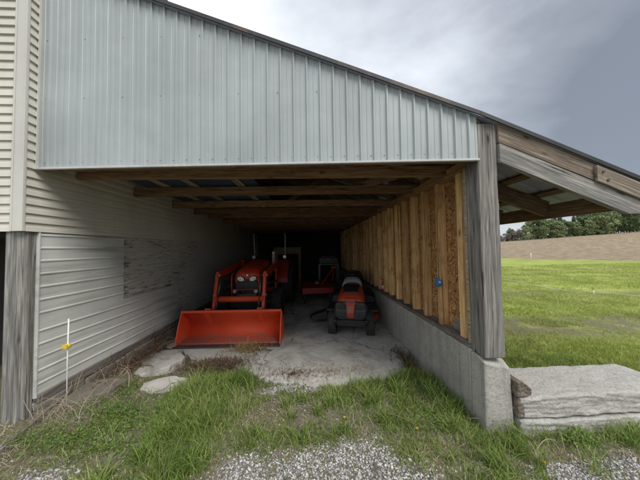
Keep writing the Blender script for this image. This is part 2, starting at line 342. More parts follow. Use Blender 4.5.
def ground_mat():
    m, t, p = new_mat('earth and turf')
    g = N(t, 'ShaderNodeNewGeometry'); v = g.outputs['Position']
    sp = N(t, 'ShaderNodeSeparateXYZ'); L(t, v, sp.inputs[0])
    n1, n2, n3 = noise(t, v, 2.2, 8, 0.65), noise(t, v, 30, 5, 0.7), noise(t, v, 0.5, 7, 0.6)
    soil = ramp(t, [(0.3, (0.12, 0.10, 0.075)), (0.55, (0.22, 0.195, 0.155)), (0.75, (0.34, 0.315, 0.27))], n2).outputs[0]
    turf = ramp(t, [(0.25, (0.10, 0.10, 0.05)), (0.5, (0.16, 0.16, 0.08)), (0.7, (0.24, 0.22, 0.14)), (0.85, (0.32, 0.29, 0.2))], n2).outputs[0]
    far = ramp(t, [(0.34, (0.16, 0.20, 0.04)), (0.5, (0.30, 0.36, 0.085)), (0.64, (0.44, 0.465, 0.16))], math_(t, 'ADD', math_(t, 'MULTIPLY', n3, 0.4), math_(t, 'MULTIPLY', noise(t, v, 5.0, 8, 0.72), 0.6))).outputs[0]
    # worn brown tracks running across the pasture
    mpn = N(t, 'ShaderNodeMapping'); mpn.inputs['Rotation'].default_value = (0, 0, R(-12)); mpn.inputs['Scale'].default_value = (0.10, 0.62, 1); L(t, v, mpn.inputs[0])
    rows = noise(t, mpn.outputs[0], 1.1, 7, 0.62, 0.5)
    far = mixc(t, maprange(t, rows, 0.52, 0.66, 0, 0.8), far, (0.17, 0.145, 0.09))
    near = mixc(t, maprange(t, n1, 0.42, 0.58), soil, turf)
    # pasture begins beyond the right wall of the shed
    pas = math_(t, 'MULTIPLY', maprange(t, sp.outputs['X'], 1.7, 2.2), maprange(t, sp.outputs['Y'], 0.3, 0.9))
    # bare strip where the cattle walk
    by = math_(t, 'ABSOLUTE', math_(t, 'SUBTRACT', sp.outputs['Y'], math_(t, 'ADD', 1.9, math_(t, 'MULTIPLY', n1, 0.5))))
    strip = math_(t, 'MULTIPLY', maprange(t, by, 0.35, 0.9, 1, 0), maprange(t, math_(t, 'ADD', n1, math_(t, 'MULTIPLY', n2, 0.35)), 0.5, 0.66))
    far = mixc(t, math_(t, 'MULTIPLY', strip, 0.85), far, (0.17, 0.145, 0.11))
    c = mixc(t, pas, near, far)
    # the tilled field: beyond a slanting line
    ln = math_(t, 'ADD', math_(t, 'SUBTRACT', sp.outputs['Y'], 24.5), math_(t, 'MULTIPLY', math_(t, 'SUBTRACT', sp.outputs['X'], 23.0), 1.2))
    ln = math_(t, 'ADD', ln, math_(t, 'MULTIPLY', n3, 2.0))
    tn = noise(t, v, 0.9, 8, 0.75); tn2 = noise(t, v, 6.0, 6, 0.75)
    till = ramp(t, [(0.36, (0.09, 0.068, 0.042)), (0.48, (0.225, 0.18, 0.12)), (0.55, (0.34, 0.28, 0.195)), (0.64, (0.52, 0.46, 0.34))], math_(t, 'ADD', math_(t, 'MULTIPLY', tn, 0.55), math_(t, 'MULTIPLY', noise(t, mpn.outputs[0], 7.0, 8, 0.8), 0.45))).outputs[0]
    c = mixc(t, maprange(t, ln, 0.0, 1.5), c, till)
    L(t, c, p.inputs['Base Color']); p.inputs['Roughness'].default_value = 0.95; p.inputs['Specular IOR Level'].default_value = 0.15
    bump(t, p, math_(t, 'ADD', n2, math_(t, 'MULTIPLY', tn2, 1.0)), 0.8, 0.03)
    return m
M['ground'] = ground_mat()

# ------------------------------------------------------------------ mesh helpers
class MB:
    def __init__(s): s.v = []; s.f = []; s.sm = []
    def add(s, vs, fs, smooth=False):
        o = len(s.v); s.v += [tuple(q) for q in vs]
        for f in fs: s.f.append(tuple(i + o for i in f)); s.sm.append(smooth)
        return s
    def box(s, a, b):
        (x0, y0, z0), (x1, y1, z1) = a, b
        return s.add([(x0, y0, z0), (x1, y0, z0), (x1, y1, z0), (x0, y1, z0), (x0, y0, z1), (x1, y0, z1), (x1, y1, z1), (x0, y1, z1)],
                     [(0, 3, 2, 1), (4, 5, 6, 7), (0, 1, 5, 4), (1, 2, 6, 5), (2, 3, 7, 6), (3, 0, 4, 7)])
    def beam(s, p, q, w, h, up=(0, 0, 1)):
        """square-cut timber from p to q: w sideways, h along up"""
        p, q = Vector(p), Vector(q); d = (q - p).normalized(); upv = Vector(up)
        side = d.cross(upv).normalized() * w / 2; u = side.cross(d).normalized() * h / 2
        vs = [p - side - u, p + side - u, p + side + u, p - side + u, q - side - u, q + side - u, q + side + u, q - side + u]
        return s.add(vs, [(0, 1, 2, 3), (7, 6, 5, 4), (0, 4, 5, 1), (1, 5, 6, 2), (2, 6, 7, 3), (3, 7, 4, 0)])
    def tube(s, pts, r, n=10, cap=True):
        pts = [Vector(p) for p in pts]; rs = r if isinstance(r, (list, tuple)) else [r] * len(pts)
        vs = []; fs = []; ref = None
        for i, p in enumerate(pts):
            d = (pts[min(i + 1, len(pts) - 1)] - pts[max(i - 1, 0)]).normalized()
            if ref is None: ref = d.orthogonal().normalized()
            a = (ref - d * ref.dot(d)).normalized(); ref = a; b = d.cross(a)
            for k in range(n):
                t = 2 * math.pi * k / n; vs.append(p + (a * math.cos(t) + b * math.sin(t)) * rs[i])
        for i in range(len(pts) - 1):
            for k in range(n):
                fs.append((i * n + k, i * n + (k + 1) % n, (i + 1) * n + (k + 1) % n, (i + 1) * n + k))
        s.add(vs, fs, True)
        if cap: o = len(s.v) - len(vs); s.f += [tuple(o + k for k in reversed(range(n))), tuple(o + (len(pts) - 1) * n + k for k in range(n))]; s.sm += [False, False]
        return s
    def lathe(s, prof, c, axis='x', n=28, smooth=True):
        """profile of (distance along axis, radius) turned round the axis through c"""
        c = Vector(c); vs = []; fs = []
        for a, r in prof:
            for k in range(n):
                t = 2 * math.pi * k / n; u, w = math.cos(t) * r, math.sin(t) * r
                vs.append(c + Vector({'x': (a, u, w), 'y': (w, a, u), 'z': (u, w, a)}[axis]))
        m_ = len(prof)
        for i in range(m_ - 1):
            for k in range(n): fs.append((i * n + k, i * n + (k + 1) % n, (i + 1) * n + (k + 1) % n, (i + 1) * n + k))
        fs.append(tuple(reversed(range(n)))); fs.append(tuple((m_ - 1) * n + k for k in range(n)))
        s.add(vs, fs, smooth); s.sm[-1] = s.sm[-2] = False
        return s
    def loft(s, rings, cap=True, smooth=True):
        n = len(rings[0]); vs = [p for r in rings for p in r]; fs = []
        for i in range(len(rings) - 1):
            for k in range(n): fs.append((i * n + k, i * n + (k + 1) % n, (i + 1) * n + (k + 1) % n, (i + 1) * n + k))
        nf = len(fs)
        if cap: fs += [tuple(reversed(range(n))), tuple((len(rings) - 1) * n + k for k in range(n))]
        s.add(vs, fs, smooth)
        if cap: s.sm[-1] = s.sm[-2] = False
        return s
    def prism(s, poly, axis, a, b):
        """a flat outline (two coordinates) given thickness from a to b along axis"""
        def P(u, v, w): return {'x': (w, u, v), 'y': (u, w, v), 'z': (u, v, w)}[axis]
        n = len(poly); vs = [P(u, v, a) for u, v in poly] + [P(u, v, b) for u, v in poly]
        fs = [tuple(reversed(range(n))), tuple(range(n, 2 * n))] + [(k, (k + 1) % n, n + (k + 1) % n, n + k) for k in range(n)]
        return s.add(vs, fs)
    def build(s, name, mat, parent=None, bevel=0.0, xf=None, solid=0.0, recalc=True):
        me = bpy.data.meshes.new(name); me.from_pydata(s.v, [], s.f)
        me.polygons.foreach_set('use_smooth', s.sm)
        if recalc:
            bm = bmesh.new(); bm.from_mesh(me); bmesh.ops.recalc_face_normals(bm, faces=bm.faces); bm.to_mesh(me); bm.free()
        if xf is not None: me.transform(xf)
        me.materials.append(M[mat] if isinstance(mat, str) else mat)
        o = bpy.data.objects.new(name, me); col.objects.link(o)
        if parent is not None:
            o.parent = parent
            if parent.type == 'EMPTY': o.matrix_parent_inverse = Matrix.Translation(-parent.location) if not parent.get('local') else Matrix()
        if bevel:
            md = o.modifiers.new('bevel', 'BEVEL'); md.width = bevel; md.segments = 2; md.limit_method = 'ANGLE'; md.angle_limit = R(40)
        if solid:
            md = o.modifiers.new('solid', 'SOLIDIFY'); md.thickness = solid; md.offset = 0
        return o
def tag(o, label=None, cat=None, group=None, kind=None):
    if label: o['label'] = label
    if cat: o['category'] = cat
    if group: o['group'] = group
    if kind: o['kind'] = kind
    return o
def thing(name, loc, label, cat, group=None, rz=None):
    """Empty at the base. With rz its parts are modelled in its own space, otherwise in world space"""
    o = bpy.data.objects.new(name, None); o.empty_display_size = 0.1; col.objects.link(o); o.location = loc
    if rz is not None: o.rotation_euler.z = rz; o['local'] = 1
    return tag(o, label, cat, group)

def dense(me_mb, cuts):
    pass

K = 0.0684
def fy(x): return max(0.0, (1.495 - x) * K)                 # the gable front runs slightly askew
def zr(x): return 2.696 - 0.394 * (x - 1.536)     # top of the lean-to roof
XL = -2.45
DEPTH = 9.6

# ------------------------------------------------------------------ ground
def hash_noise(x, y, s, seed):
    x = np.asarray(x, float) / s; y = np.asarray(y, float) / s
    xi = np.floor(x).astype(int); yi = np.floor(y).astype(int); u = x - xi; w = y - yi
    u = u * u * (3 - 2 * u); w = w * w * (3 - 2 * w)
    def h(a, b): return np.modf(np.abs(np.sin(a * 127.1 + b * 311.7 + seed * 74.7) * 43758.5453))[0]
    return (h(xi, yi) * (1 - u) + h(xi + 1, yi) * u) * (1 - w) + (h(xi, yi + 1) * (1 - u) + h(xi + 1, yi + 1) * u) * w
def gz(x, y):
    x = np.asarray(x, float); y = np.asarray(y, float)
    z = 0.05 * (hash_noise(x, y, 0.7, 1) - 0.5) + 0.02 * (hash_noise(x, y, 0.16, 2) - 0.5) - 0.01
    inside = np.clip((y - 0.75) / 0.2, 0, 1) * np.clip((1.6 - x) / 0.1, 0, 1) * np.clip((x + 2.25) / 0.3, 0, 1) * np.clip((11 - y) / 1, 0, 1)
    z = z * (1 - inside) - 0.06 * inside
    bank = np.clip((-1.55 - x) / 0.8, 0, 1) * np.clip((1.6 - y) / 0.6, 0, 1)
    z = z + 0.10 * bank
    pas = np.clip((x - 1.7) / 0.4, 0, 1) * np.clip((y - 0.25) / 0.4, 0, 1)
    z = z + pas * (0.10 * np.clip(1 - (y - 0.4) / 14, 0, 1) + 0.10 * (hash_noise(x, y, 2.3, 3) - 0.5) + 0.04 * (hash_noise(x, y, 0.5, 5) - 0.5))
    # the ploughed rise
    d = y + 2
    t = np.clip((d - 24) / 68, 0, 1); t = t * t * (3 - 2 * t)
    top = np.clip(2.5 + (x - 73) / 54 * 3.0, 0.6, 7)
    z = z + t * top + np.clip(d - 95, 0, 400) * -0.012
    return z
xs = np.concatenate([-np.geomspace(900, 3.2, 26), np.arange(-3.1, 3.6, 0.075), np.arange(3.7, 9, 0.25), np.arange(9.3, 34, 1.0), np.arange(36, 170, 4.0), np.geomspace(180, 900, 8)])
ys = np.concatenate([-np.geomspace(500, 1.3, 14), np.arange(-1.2, 1.5, 0.075), np.arange(1.6, 9, 0.25), np.arange(9.3, 34, 1.0), np.arange(36, 130, 4.0), np.geomspace(140, 1200, 10)])
X, Y = np.meshgrid(xs, ys); Z = gz(X, Y)
nx, ny = len(xs), len(ys)
g = MB(); g.v = list(map(tuple, np.stack([X.ravel(), Y.ravel(), Z.ravel()], 1).tolist()))
g.f = [(j * nx + i, j * nx + i + 1, (j + 1) * nx + i + 1, (j + 1) * nx + i) for j in range(ny - 1) for i in range(nx - 1)]
g.sm = [True] * len(g.f)
tag(g.build('ground', 'ground', recalc=False), kind='structure')

# floor slab inside the shed: ragged front edge
random.seed(3)
edge = [(-2.3, 2.0), (-2.0, 1.86), (-1.7, 1.55), (-1.42, 1.45), (-1.1, 1.42), (-0.86, 1.12), (-0.62, 0.98), (-0.42, 0.86), (-0.2, 0.82), (0.05, 0.72), (0.3, 0.70), (0.55, 0.78), (0.8, 0.80), (1.05, 0.86), (1.2, 1.0), (1.3, 1.35), (1.475, 1.5)]
edge2 = []
for (a, b), (c, d) in zip(edge, edge[1:]):
    for k in range(5):
        t = k / 5; edge2.append((a + (c - a) * t + random.uniform(-.015, .015), b + (d - b) * t + random.uniform(-.018, .018)))
edge2.append(edge[-1])
tag(MB().prism(edge2 + [(1.475, DEPTH), (-2.3, DEPTH)], 'z', -0.12, 0.0).build('floor', 'slab', bevel=0.008), kind='structure')

# loose pieces of the broken slab at the left
def plate(pts, z0, z1, label, tilt=0.0, mat='slab', name='broken_slab', cat='concrete piece', group='broken pieces of the floor slab'):
    p2 = []
    for (a, b), (c, d) in zip(pts, pts[1:] + pts[:1]):
        for k in range(4):
            t = k / 4; p2.append((a + (c - a) * t + random.uniform(-.014, .014), b + (d - b) * t + random.uniform(-.014, .014)))
    mb = MB().prism(p2, 'z', z0, z1)
    cx = sum(p[0] for p in pts) / len(pts); cy = sum(p[1] for p in pts) / len(pts)
    mb.v = [(x, y, z + (x - cx) * tilt) for x, y, z in mb.v]
    return tag(mb.build(name, mat, bevel=0.01), label, cat, group)
plate([(-2.38, 1.22), (-2.28, 1.75), (-2.04, 1.80), (-1.74, 1.48), (-1.82, 1.22), (-2.02, 1.08), (-2.22, 1.04)], -0.08, 0.045, 'grey concrete plate along the tin wall, between the dead vines and the red bucket', 0.03)
plate([(-1.84, 0.66), (-1.93, 0.92), (-1.7, 1.06), (-1.44, 0.98), (-1.5, 0.74)], -0.08, 0.02, 'pale concrete plate lying in the grass between the green clover and the slab')
plate([(-2.45, 0.46), (-2.52, 0.72), (-2.3, 0.86), (-2.02, 0.80), (-2.05, 0.58), (-2.25, 0.42)], 0.045, 0.125, 'flat stone slab lying at the foot of the tin wall beside the white stake', 0.03, 'found', 'flat_stone', 'stone', 'loose stones by the wall')

# ------------------------------------------------------------------ house (the sided building on the left)
house = thing('sided_building', (-3.6, 0.17, 0), 'cream vinyl sided building with white tin lower wall on old wooden post', 'building')
def lap_profile(z0, z1, lap=0.08, proud=0.017):
    out = []; z = z0
    while z < z1 - 1e-6:
        t = min(z + lap, z1); out += [(z + 0.0005, 0.0), (z + 0.001, proud), (z + lap * 0.5, proud * 0.75), (z + lap * 0.53, proud * 0.4), (t, 0.001)]; z += lap
    return out
HZ0, HZ1 = 1.735, 5.6
def siding(p, q, out, z0=HZ0, z1=HZ1, lap=0.08):
    """lapped boards from p to q; out = outward direction"""
    mb = MB(); pr = lap_profile(z0, z1, lap); o = Vector((*out, 0))
    P, Q = Vector((*p, 0)), Vector((*q, 0)); vs = []
    for z, d in pr: vs += [P + o * d + Vector((0, 0, z)), Q + o * d + Vector((0, 0, z))]
    return mb.add(vs, [(2 * i, 2 * i + 1, 2 * i + 3, 2 * i + 2) for i in range(len(pr) - 1)])
siding((-9.0, 0.20), (-2.52, 0.20), (0, -1)).build('front_siding', 'siding', house)
siding((XL, 0.175), (XL, 12.0), (1, 0)).build('side_siding', 'siding', house)
MB().box((-2.535, 0.155, HZ0), (-2.433, 0.175, HZ1)).box((-2.535, 0.149, HZ0), (-2.52, 0.155, HZ1)).box((-2.448, 0.149, HZ0), (-2.433, 0.155, HZ1)).build('corner_trim', 'trim', house, bevel=0.004)
MB().box((-9.0, 0.24, HZ0 + 0.002), (-2.55, 0.30, HZ1)).box((-2.56, 0.3, HZ0 + 0.01), (-2.47, 12.0, HZ1)).build('wall_core', 'dark', house)
MB().prism([(-9.1, 5.6), (-2.3, 5.6), (-2.3, 5.75), (-5.7, 8.2), (-9.1, 5.75)], 'y', 0.0, 12.2).build('roof', 'roof_edge', house)
# lower storey: old painted clapboards, then tin sheets nailed over them
pr = lap_profile(0.12, 1.715, 0.105, 0.016)
mb = MB(); vs = []
for z, d in pr: vs += [(XL - 0.02 + d, 0.287, z), (XL - 0.02 + d, 12.0, z)]
mb.add(vs, [(2 * i, 2 * i + 1, 2 * i + 3, 2 * i + 2) for i in range(len(pr) - 1)]).build('clapboard', 'peel', house)
MB().box((XL - 0.12, 0.287, 0.1), (XL - 0.03, 12.0, 1.73)).build('lower_wall_core', 'dark', house)
def tin_horizontal(y0, y1, z0, z1, rib=0.118):
    """sheet on the side wall: trapezoid ribs running along y"""
    prof = []; z = z0
    while z < z1 - 0.02:
        prof += [(z, 0), (z + rib * 0.69, 0.0), (z + rib * 0.76, 0.007), (z + rib * 0.84, 0.007), (z + rib * 0.90, 0.0)]; z += rib
    prof = [(zz, d) for zz, d in prof if zz < z1] + [(z1, 0)]
    vs = []
    ysn = np.linspace(y0, y1, 12)
    m_ = len(prof)
    for yy in ysn:
        for zz, d in prof: vs.append((XL + 0.004 + d + 0.003 * math.sin(yy * 5 + zz * 3), yy, zz))
    return MB().add(vs, [(j * m_ + i, (j + 1) * m_ + i, (j + 1) * m_ + i + 1, j * m_ + i + 1) for j in range(11) for i in range(m_ - 1)])
tin_horizontal(0.301, 1.29, 0.905, 1.725).build('upper_tin_sheet', 'tin_wall', house, solid=0.002)
tin_horizontal(0.301, 2.6, 0.27, 0.92).build('lower_tin_sheet', 'tin_wall', house, solid=0.002)
MB().beam((XL + 0.012, 0.30, 0.235), (XL + 0.012, 6.0, 0.215), 0.03, 0.085).build('skirt_board', 'grey_y', house, bevel=0.004)
MB().box((XL - 0.02, 0.2865, 0.25), (XL + 0.014, 0.300, 1.733)).build('edge_strip', 'tin_wall', house, bevel=0.002)
# wooden post carrying the corner
MB().box((-2.63, 0.203, -0.15), (-2.455, 0.285, HZ0 + 0.02)).build('corner_post', 'grey', house, bevel=0.012)
MB().box((-9, 1.6, -0.1), (-2.57, 1.7, 1.73)).build('inner_wall', 'dark', house)
MB().box((-9, 0.302, 1.70), (-2.572, 12.0, 1.76)).build('floor_deck', 'dark', house)
random.seed(12)
for y0, y1, h in ((0.295, 0.74, 0.2), (0.75, 1.3, 0.18), (1.31, 1.9, 0.19), (1.91, 2.7, 0.18), (2.71, 3.6, 0.19), (3.61, 5.0, 0.18)):
    MB().box((XL - 0.12, y0, -0.1), (XL + 0.03 + random.uniform(-.02, .03), y1, h)).build('foundation_block', 'found', house, bevel=0.02)

# ------------------------------------------------------------------ lean-to shed
shed = thing('lean_to_shed', (0, 0, 0), 'open fronted lean-to shed with pale blue ribbed tin gable and timber frame', 'shed')
# ribbed tin gable: vertical ribs, top cut to the roof slope
pitch_ = 0.1175
prof = []; x = XL + 0.012
while x < 1.49:
    prof += [(x, 0), (x + 0.034, 0), (x + 0.037, 0.003), (x + 0.043, 0.003), (x + 0.046, 0), (x + pitch_ - 0.032, 0), (x + pitch_ - 0.025, 0.016), (x + pitch_ - 0.014, 0.016), (x + pitch_ - 0.006, 0)]; x += pitch_
prof = [(a, d) for a, d in prof if a < 1.49] + [(1.495, 0)]
vs = []; rows = 7
for r_ in range(rows):
    t = r_ / (rows - 1)
    for a, d in prof:
        zb, zt = 2.306, zr(a) - 0.034
        z = zb + (zt - zb) * t
        vs.append((a, fy(a) - d - 0.012 + 0.0025 * math.sin(a * 4 + z * 5), z))
m_ = len(prof)
MB().add(vs, [(j * m_ + i, j * m_ + i + 1, (j + 1) * m_ + i + 1, (j + 1) * m_ + i) for j in range(rows - 1) for i in range(m_ - 1)]).build('tin_gable', 'tin', shed, solid=0.002)
# screws with washers
sm_ = None; x = XL + 0.012 + pitch_ - 0.05; i = 0
while x < 1.47:
    for z in (2.36, 2.95, 3.5, 4.0):
        if z < zr(x) - 0.1 and (z < 2.4 or i % 3 == 0):
            if sm_ is None: sm_ = MB().lathe([(-0.004, 0.0025), (0, 0.004), (0.012, 0.004)], (0, 0, 0), 'y', 8).build('screw', 'steel', shed); o = sm_
            else: o = sm_.copy(); col.objects.link(o); o.parent = shed
            o.location = (x, fy(x) - 0.014, z)
    x += pitch_; i += 1
# bottom drip strip and header
a, b = (XL, fy(XL) - 0.022, 2.302), (1.497, -0.022, 2.296)
MB().beam(a, b, 0.03, 0.018).build('drip_strip', 'drip', shed, bevel=0.003)
MB().beam((XL + 0.01, fy(XL) + 0.04, 2.38), (1.49, 0.04, 2.375), 0.04, 0.16).build('header', 'joist', shed, bevel=0.004)
MB().box((XL + 0.012, fy(XL) - 0.03, 2.30), (XL + 0.02, fy(XL) + 0.0, 4.2)).build('edge_trim', 'trim', shed)
# front corner post
mb = MB(); seg = 9
mb.loft([[(1.497 + 0.004 * math.sin(k * 1.3), -0.012, z), (1.668 + 0.004 * math.sin(k * 1.7 + 1), -0.016, z), (1.668 + 0.004 * math.sin(k * 1.7 + 1), 0.165, z), (1.497 + 0.004 * math.sin(k * 1.3), 0.165, z)] for k, z in enumerate(np.linspace(0.585, 2.625, seg))], smooth=False)
mb.build('corner_post', 'grey', shed, bevel=0.01)
# concrete stem wall
mb = MB()
ysn = [0.16] + list(np.linspace(0.5, DEPTH, 10))
mb.loft([[(1.475, y, -0.3), (1.715, y, -0.3), (1.70, y, 0.575), (1.478, y, 0.60)] for y in ysn], smooth=False)
mb.loft([[(1.47, y, -0.3), (1.725 + 0.01 * (k == 0), y, -0.3), (1.708, y, t2), (1.478, y, t1)] for k, (y, t1, t2) in enumerate(((-0.015, 0.555, 0.50), (0.06, 0.582, 0.545), (0.157, 0.586, 0.55)))], smooth=False)
mb.build('stem_wall', 'curb', shed, bevel=0.014)
MB().box((1.483, 0.168, 0.602), (1.66, DEPTH, 0.642)).build('sill_plate', 'grey_y', shed, bevel=0.004)
MB().box((1.505, 0.168, 2.285), (1.622, DEPTH, 2.375)).build('top_plate', 'pine_y', shed, bevel=0.004)
# studs and flake board
random.seed(5)
SY = [0.285, 0.70, 1.06, 1.38, 1.73, 2.06, 2.40, 2.72, 3.08, 3.44, 3.8, 4.17, 4.53, 4.9, 5.26, 5.63, 6.0, 6.36, 6.72, 7.1, 7.46, 7.83, 8.2, 8.56, 8.93]
for y in SY:
    dx = random.uniform(-.006, .006); w = random.uniform(0.050, 0.062) + (0.018 if y < .3 else 0)
    MB().loft([[(1.522 + dx, y, z), (1.618, y, z), (1.618, y + w, z), (1.522 + dx, y + w, z)] for z in (0.643, 2.284)], smooth=False).build('stud', 'pine', shed, bevel=0.003)
for y0, y1 in ((0.17, 1.40), (1.402, 2.63), (2.632, 3.86), (3.862, 5.09), (5.092, 7.0), (7.002, DEPTH)):
    MB().box((1.622, y0, 0.645), (1.638, y1, 2.5)).build('sheathing_panel', 'osb', shed)
MB().box((1.489, 0.168, 0.644), (1.509, 0.192, 2.284)).build('trim_strip', 'pale_y', shed)
# wedge of old board at the foot of the second bay
MB().prism([(0.30, 0.645), (0.60, 0.645), (0.56, 0.76), (0.40, 0.83)], 'x', 1.602, 1.619).build('patch_board', 'grey_y', shed)
# back wall
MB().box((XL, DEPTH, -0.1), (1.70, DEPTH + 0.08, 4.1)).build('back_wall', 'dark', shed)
# ceiling joists: run across, a little off square like the gable
JY = [0.5, 1.32, 2.25, 3.05, 3.75, 4.75, 5.6, 6.4, 7.2, 8.0, 8.8]
for j, y in enumerate(JY):
    dy = fy(XL) * 0.5
    MB().beam((XL + 0.02, y + dy, 2.375), (1.60, y, 2.365 + 0.015 * (j % 2)), 0.048, 0.118).build('joist', 'joist', shed, bevel=0.004)
for y in [0.06, 0.74, 1.42, 2.2, 3.0, 3.8, 4.6, 5.4, 6.2, 7.0, 7.8, 8.6]:
    x0 = XL + 0.01; dz = 0.180
    MB().beam((x0, y + fy(x0) + 0.005, zr(x0) - dz), (2.90, y + fy(2.9), zr(2.90) - dz), 0.042, 0.19, (0, 0, 1)).build('rafter', 'brown_x', shed, bevel=0.004)
# diagonal braces above the joists
for y0, x0, x1 in ((0.9, -0.95, -0.35), (0.95, 1.15, 0.75), (2.7, -0.4, 0.3)):
    MB().beam((x0, y0, 2.46), (x1, y0 + 0.5, 2.46 if x0 > 0 else 3.1), 0.035, 0.09).build('brace', 'joist', shed, bevel=0.003)
# purlins: run back from the gable, their ends show under the roof edge
px_ = [2.80, 2.40, 1.95, 1.50, 1.03, 0.55, 0.08, -0.4, -0.9, -1.4, -1.9, -2.35]
ang = math.atan(0.394); upn = Vector((math.sin(ang), 0, math.cos(ang)))
for xx in px_:
    c = zr(xx) - 0.050
    MB().beam((xx, fy(xx) - (-0.012 if xx > 1.6 else -0.004), c), (xx, DEPTH, c), 0.09, 0.032, upn).build('purlin', 'brown_y', shed, bevel=0.003)
# barge boards at the gable end of the overhang: two planks one above the other, and a short scab
def slope_board(x0, x1, top, bot, y0, th, mat, name, cut=0.0):
    pts = [(x0, zr(x0) - top), (x1, zr(x1) - top), (x1 - cut, zr(x1 - cut) - bot), (x0, zr(x0) - bot)]
    return MB().prism(pts, 'y', y0, y0 + th).build(name, mat, shed, bevel=0.004)
slope_board(1.671, 3.06, 0.026, 0.194, -0.035, 0.04, 'tan_x', 'barge_board')
MB().prism([(1.671, zr(1.671) - .205), (3.12, zr(3.12) - .205), (3.12, zr(2.84) - .372), (2.84, zr(2.84) - .372), (1.671, zr(1.671) - .372)], 'y', -0.042, 0.003).build('barge_board', 'grey_x', shed, bevel=0.004)
slope_board(2.535, 3.08, 0.06, 0.205, -0.063, 0.026, 'tan_x', 'scab_board')
for bx, bz in ((2.59, 0.10), (2.63, 0.16)): MB().lathe([(-0.008, 0.012), (0.004, 0.014)], (bx, -0.062, zr(bx) - bz), 'y', 8).build('bolt_head', 'dark_steel', shed)
# eave board along the low edge
MB().beam((2.93, -0.02, zr(2.93) - 0.20), (2.93, DEPTH, zr(2.93) - 0.20), 0.035, 0.17).build('eave_board', 'brown_y', shed, bevel=0.004)
MB().beam((1.70, 0.17, 2.15), (1.70, DEPTH, 2.15), 0.05, 0.2).build('wall_beam', 'brown_y', shed, bevel=0.004)
# metal roof: ribs run down the slope
x0, x1 = XL - 0.0, 3.16
prof = []; y = -0.05
while y < DEPTH + 0.15:
    prof += [(y, 0), (y + 0.12, 0), (y + 0.135, 0.022), (y + 0.16, 0.022), (y + 0.175, 0)]; y += 0.19
vs = []
xn = np.linspace(x0, x1, 9)
for xx in xn:
    for yy, d in prof: vs.append((xx, yy + fy(xx) * max(0, 1 - (yy + 0.1) / 3), zr(xx) - 0.030 + d))
m_ = len(prof)
MB().add(vs, [(j * m_ + i, j * m_ + i + 1, (j + 1) * m_ + i + 1, (j + 1) * m_ + i) for j in range(8) for i in range(m_ - 1)]).build('roof', 'roof', shed, solid=0.003)
MB().beam((x0, fy(x0) - 0.056, zr(x0) - 0.018), (1.5, -0.056, zr(1.5) - 0.018), 0.012, 0.036).beam((1.4995, -0.056, zr(1.4995) - 0.018), (x1, -0.056, zr(x1) - 0.018), 0.0121, 0.0362).build('roof_edge', 'roof_edge', shed, bevel=0.003)

# boards and a dark blue sheet stored up on the joists
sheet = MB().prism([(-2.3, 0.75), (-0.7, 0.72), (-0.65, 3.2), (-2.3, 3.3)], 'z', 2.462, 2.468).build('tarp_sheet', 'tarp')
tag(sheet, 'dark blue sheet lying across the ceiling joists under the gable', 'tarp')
for k, (xx, lab) in enumerate(((-2.02, 'pale board laid over the joists, closest of three to the cream siding'), (-1.62, 'pale board laid over the joists, middle one of three above the tractor'), (-0.98, 'pale board laid over the joists, farthest of three from the cream siding'))):
    tag(MB().box((xx, 0.55, 2.444), (xx + 0.10, 3.2, 2.460)).build('stored_board', 'pale_y', bevel=0.002), lab, 'board', 'boards stored on the joists')

# ------------------------------------------------------------------ small fixtures on the right wall
jb = thing('junction_box', (1.50, 0.66, 1.08), 'blue plastic electrical box on the second stud of the right wall', 'electrical box')
MB().box((1.470, 0.675, 1.085), (1.520, 0.725, 1.175)).build('box_body', 'blue', jb, bevel=0.008)
MB().lathe([(-0.02, 0.028), (-0.012, 0.034), (0.0, 0.034)], (1.495, 0.676, 1.13), 'y', 16).build('cover', 'blue', jb)
MB().lathe([(-0.004, 0.010), (0.0, 0.013)], (1.495, 0.656, 1.14), 'y', 12).build('socket_face', 'white', jb)
MB().tube([(1.518, 0.72, 1.17), (1.518, 0.72, 1.9), (1.519, 0.69, 1.98), (1.53, 0.55, 2.06), (1.56, 0.36, 2.25)], 0.0035, 6).build('cable', 'tan', jb)
tag(MB().tube([(1.683, 0.03, 2.2), (1.69, 0.02, 1.9), (1.684, 0.03, 1.5), (1.688, 0.02, 1.62 - 0.3)], 0.004, 6).build('cord', 'cable'), 'thin pale cord hanging down beside the grey corner post', 'cord')
bt = thing('spray_bottle', (1.55, 2.84, 0.642), 'small red and white bottle standing on the sill between studs', 'bottle')
MB().lathe([(0.644, 0.042), (0.66, 0.045), (0.80, 0.045), (0.83, 0.03), (0.85, 0.018)], (1.55, 2.84, 0), 'z', 18).build('bottle_body', 'redbottle', bt)
MB().lathe([(0.70, 0.0462), (0.765, 0.0462)], (1.55, 2.84, 0), 'z', 18).build('bottle_label', 'white', bt)
MB().lathe([(0.85, 0.02), (0.875, 0.02)], (1.55, 2.84, 0), 'z', 14).box((1.50, 2.83, 0.875), (1.565, 2.85, 0.90)).build('spray_head', 'redbottle', bt, bevel=0.003)

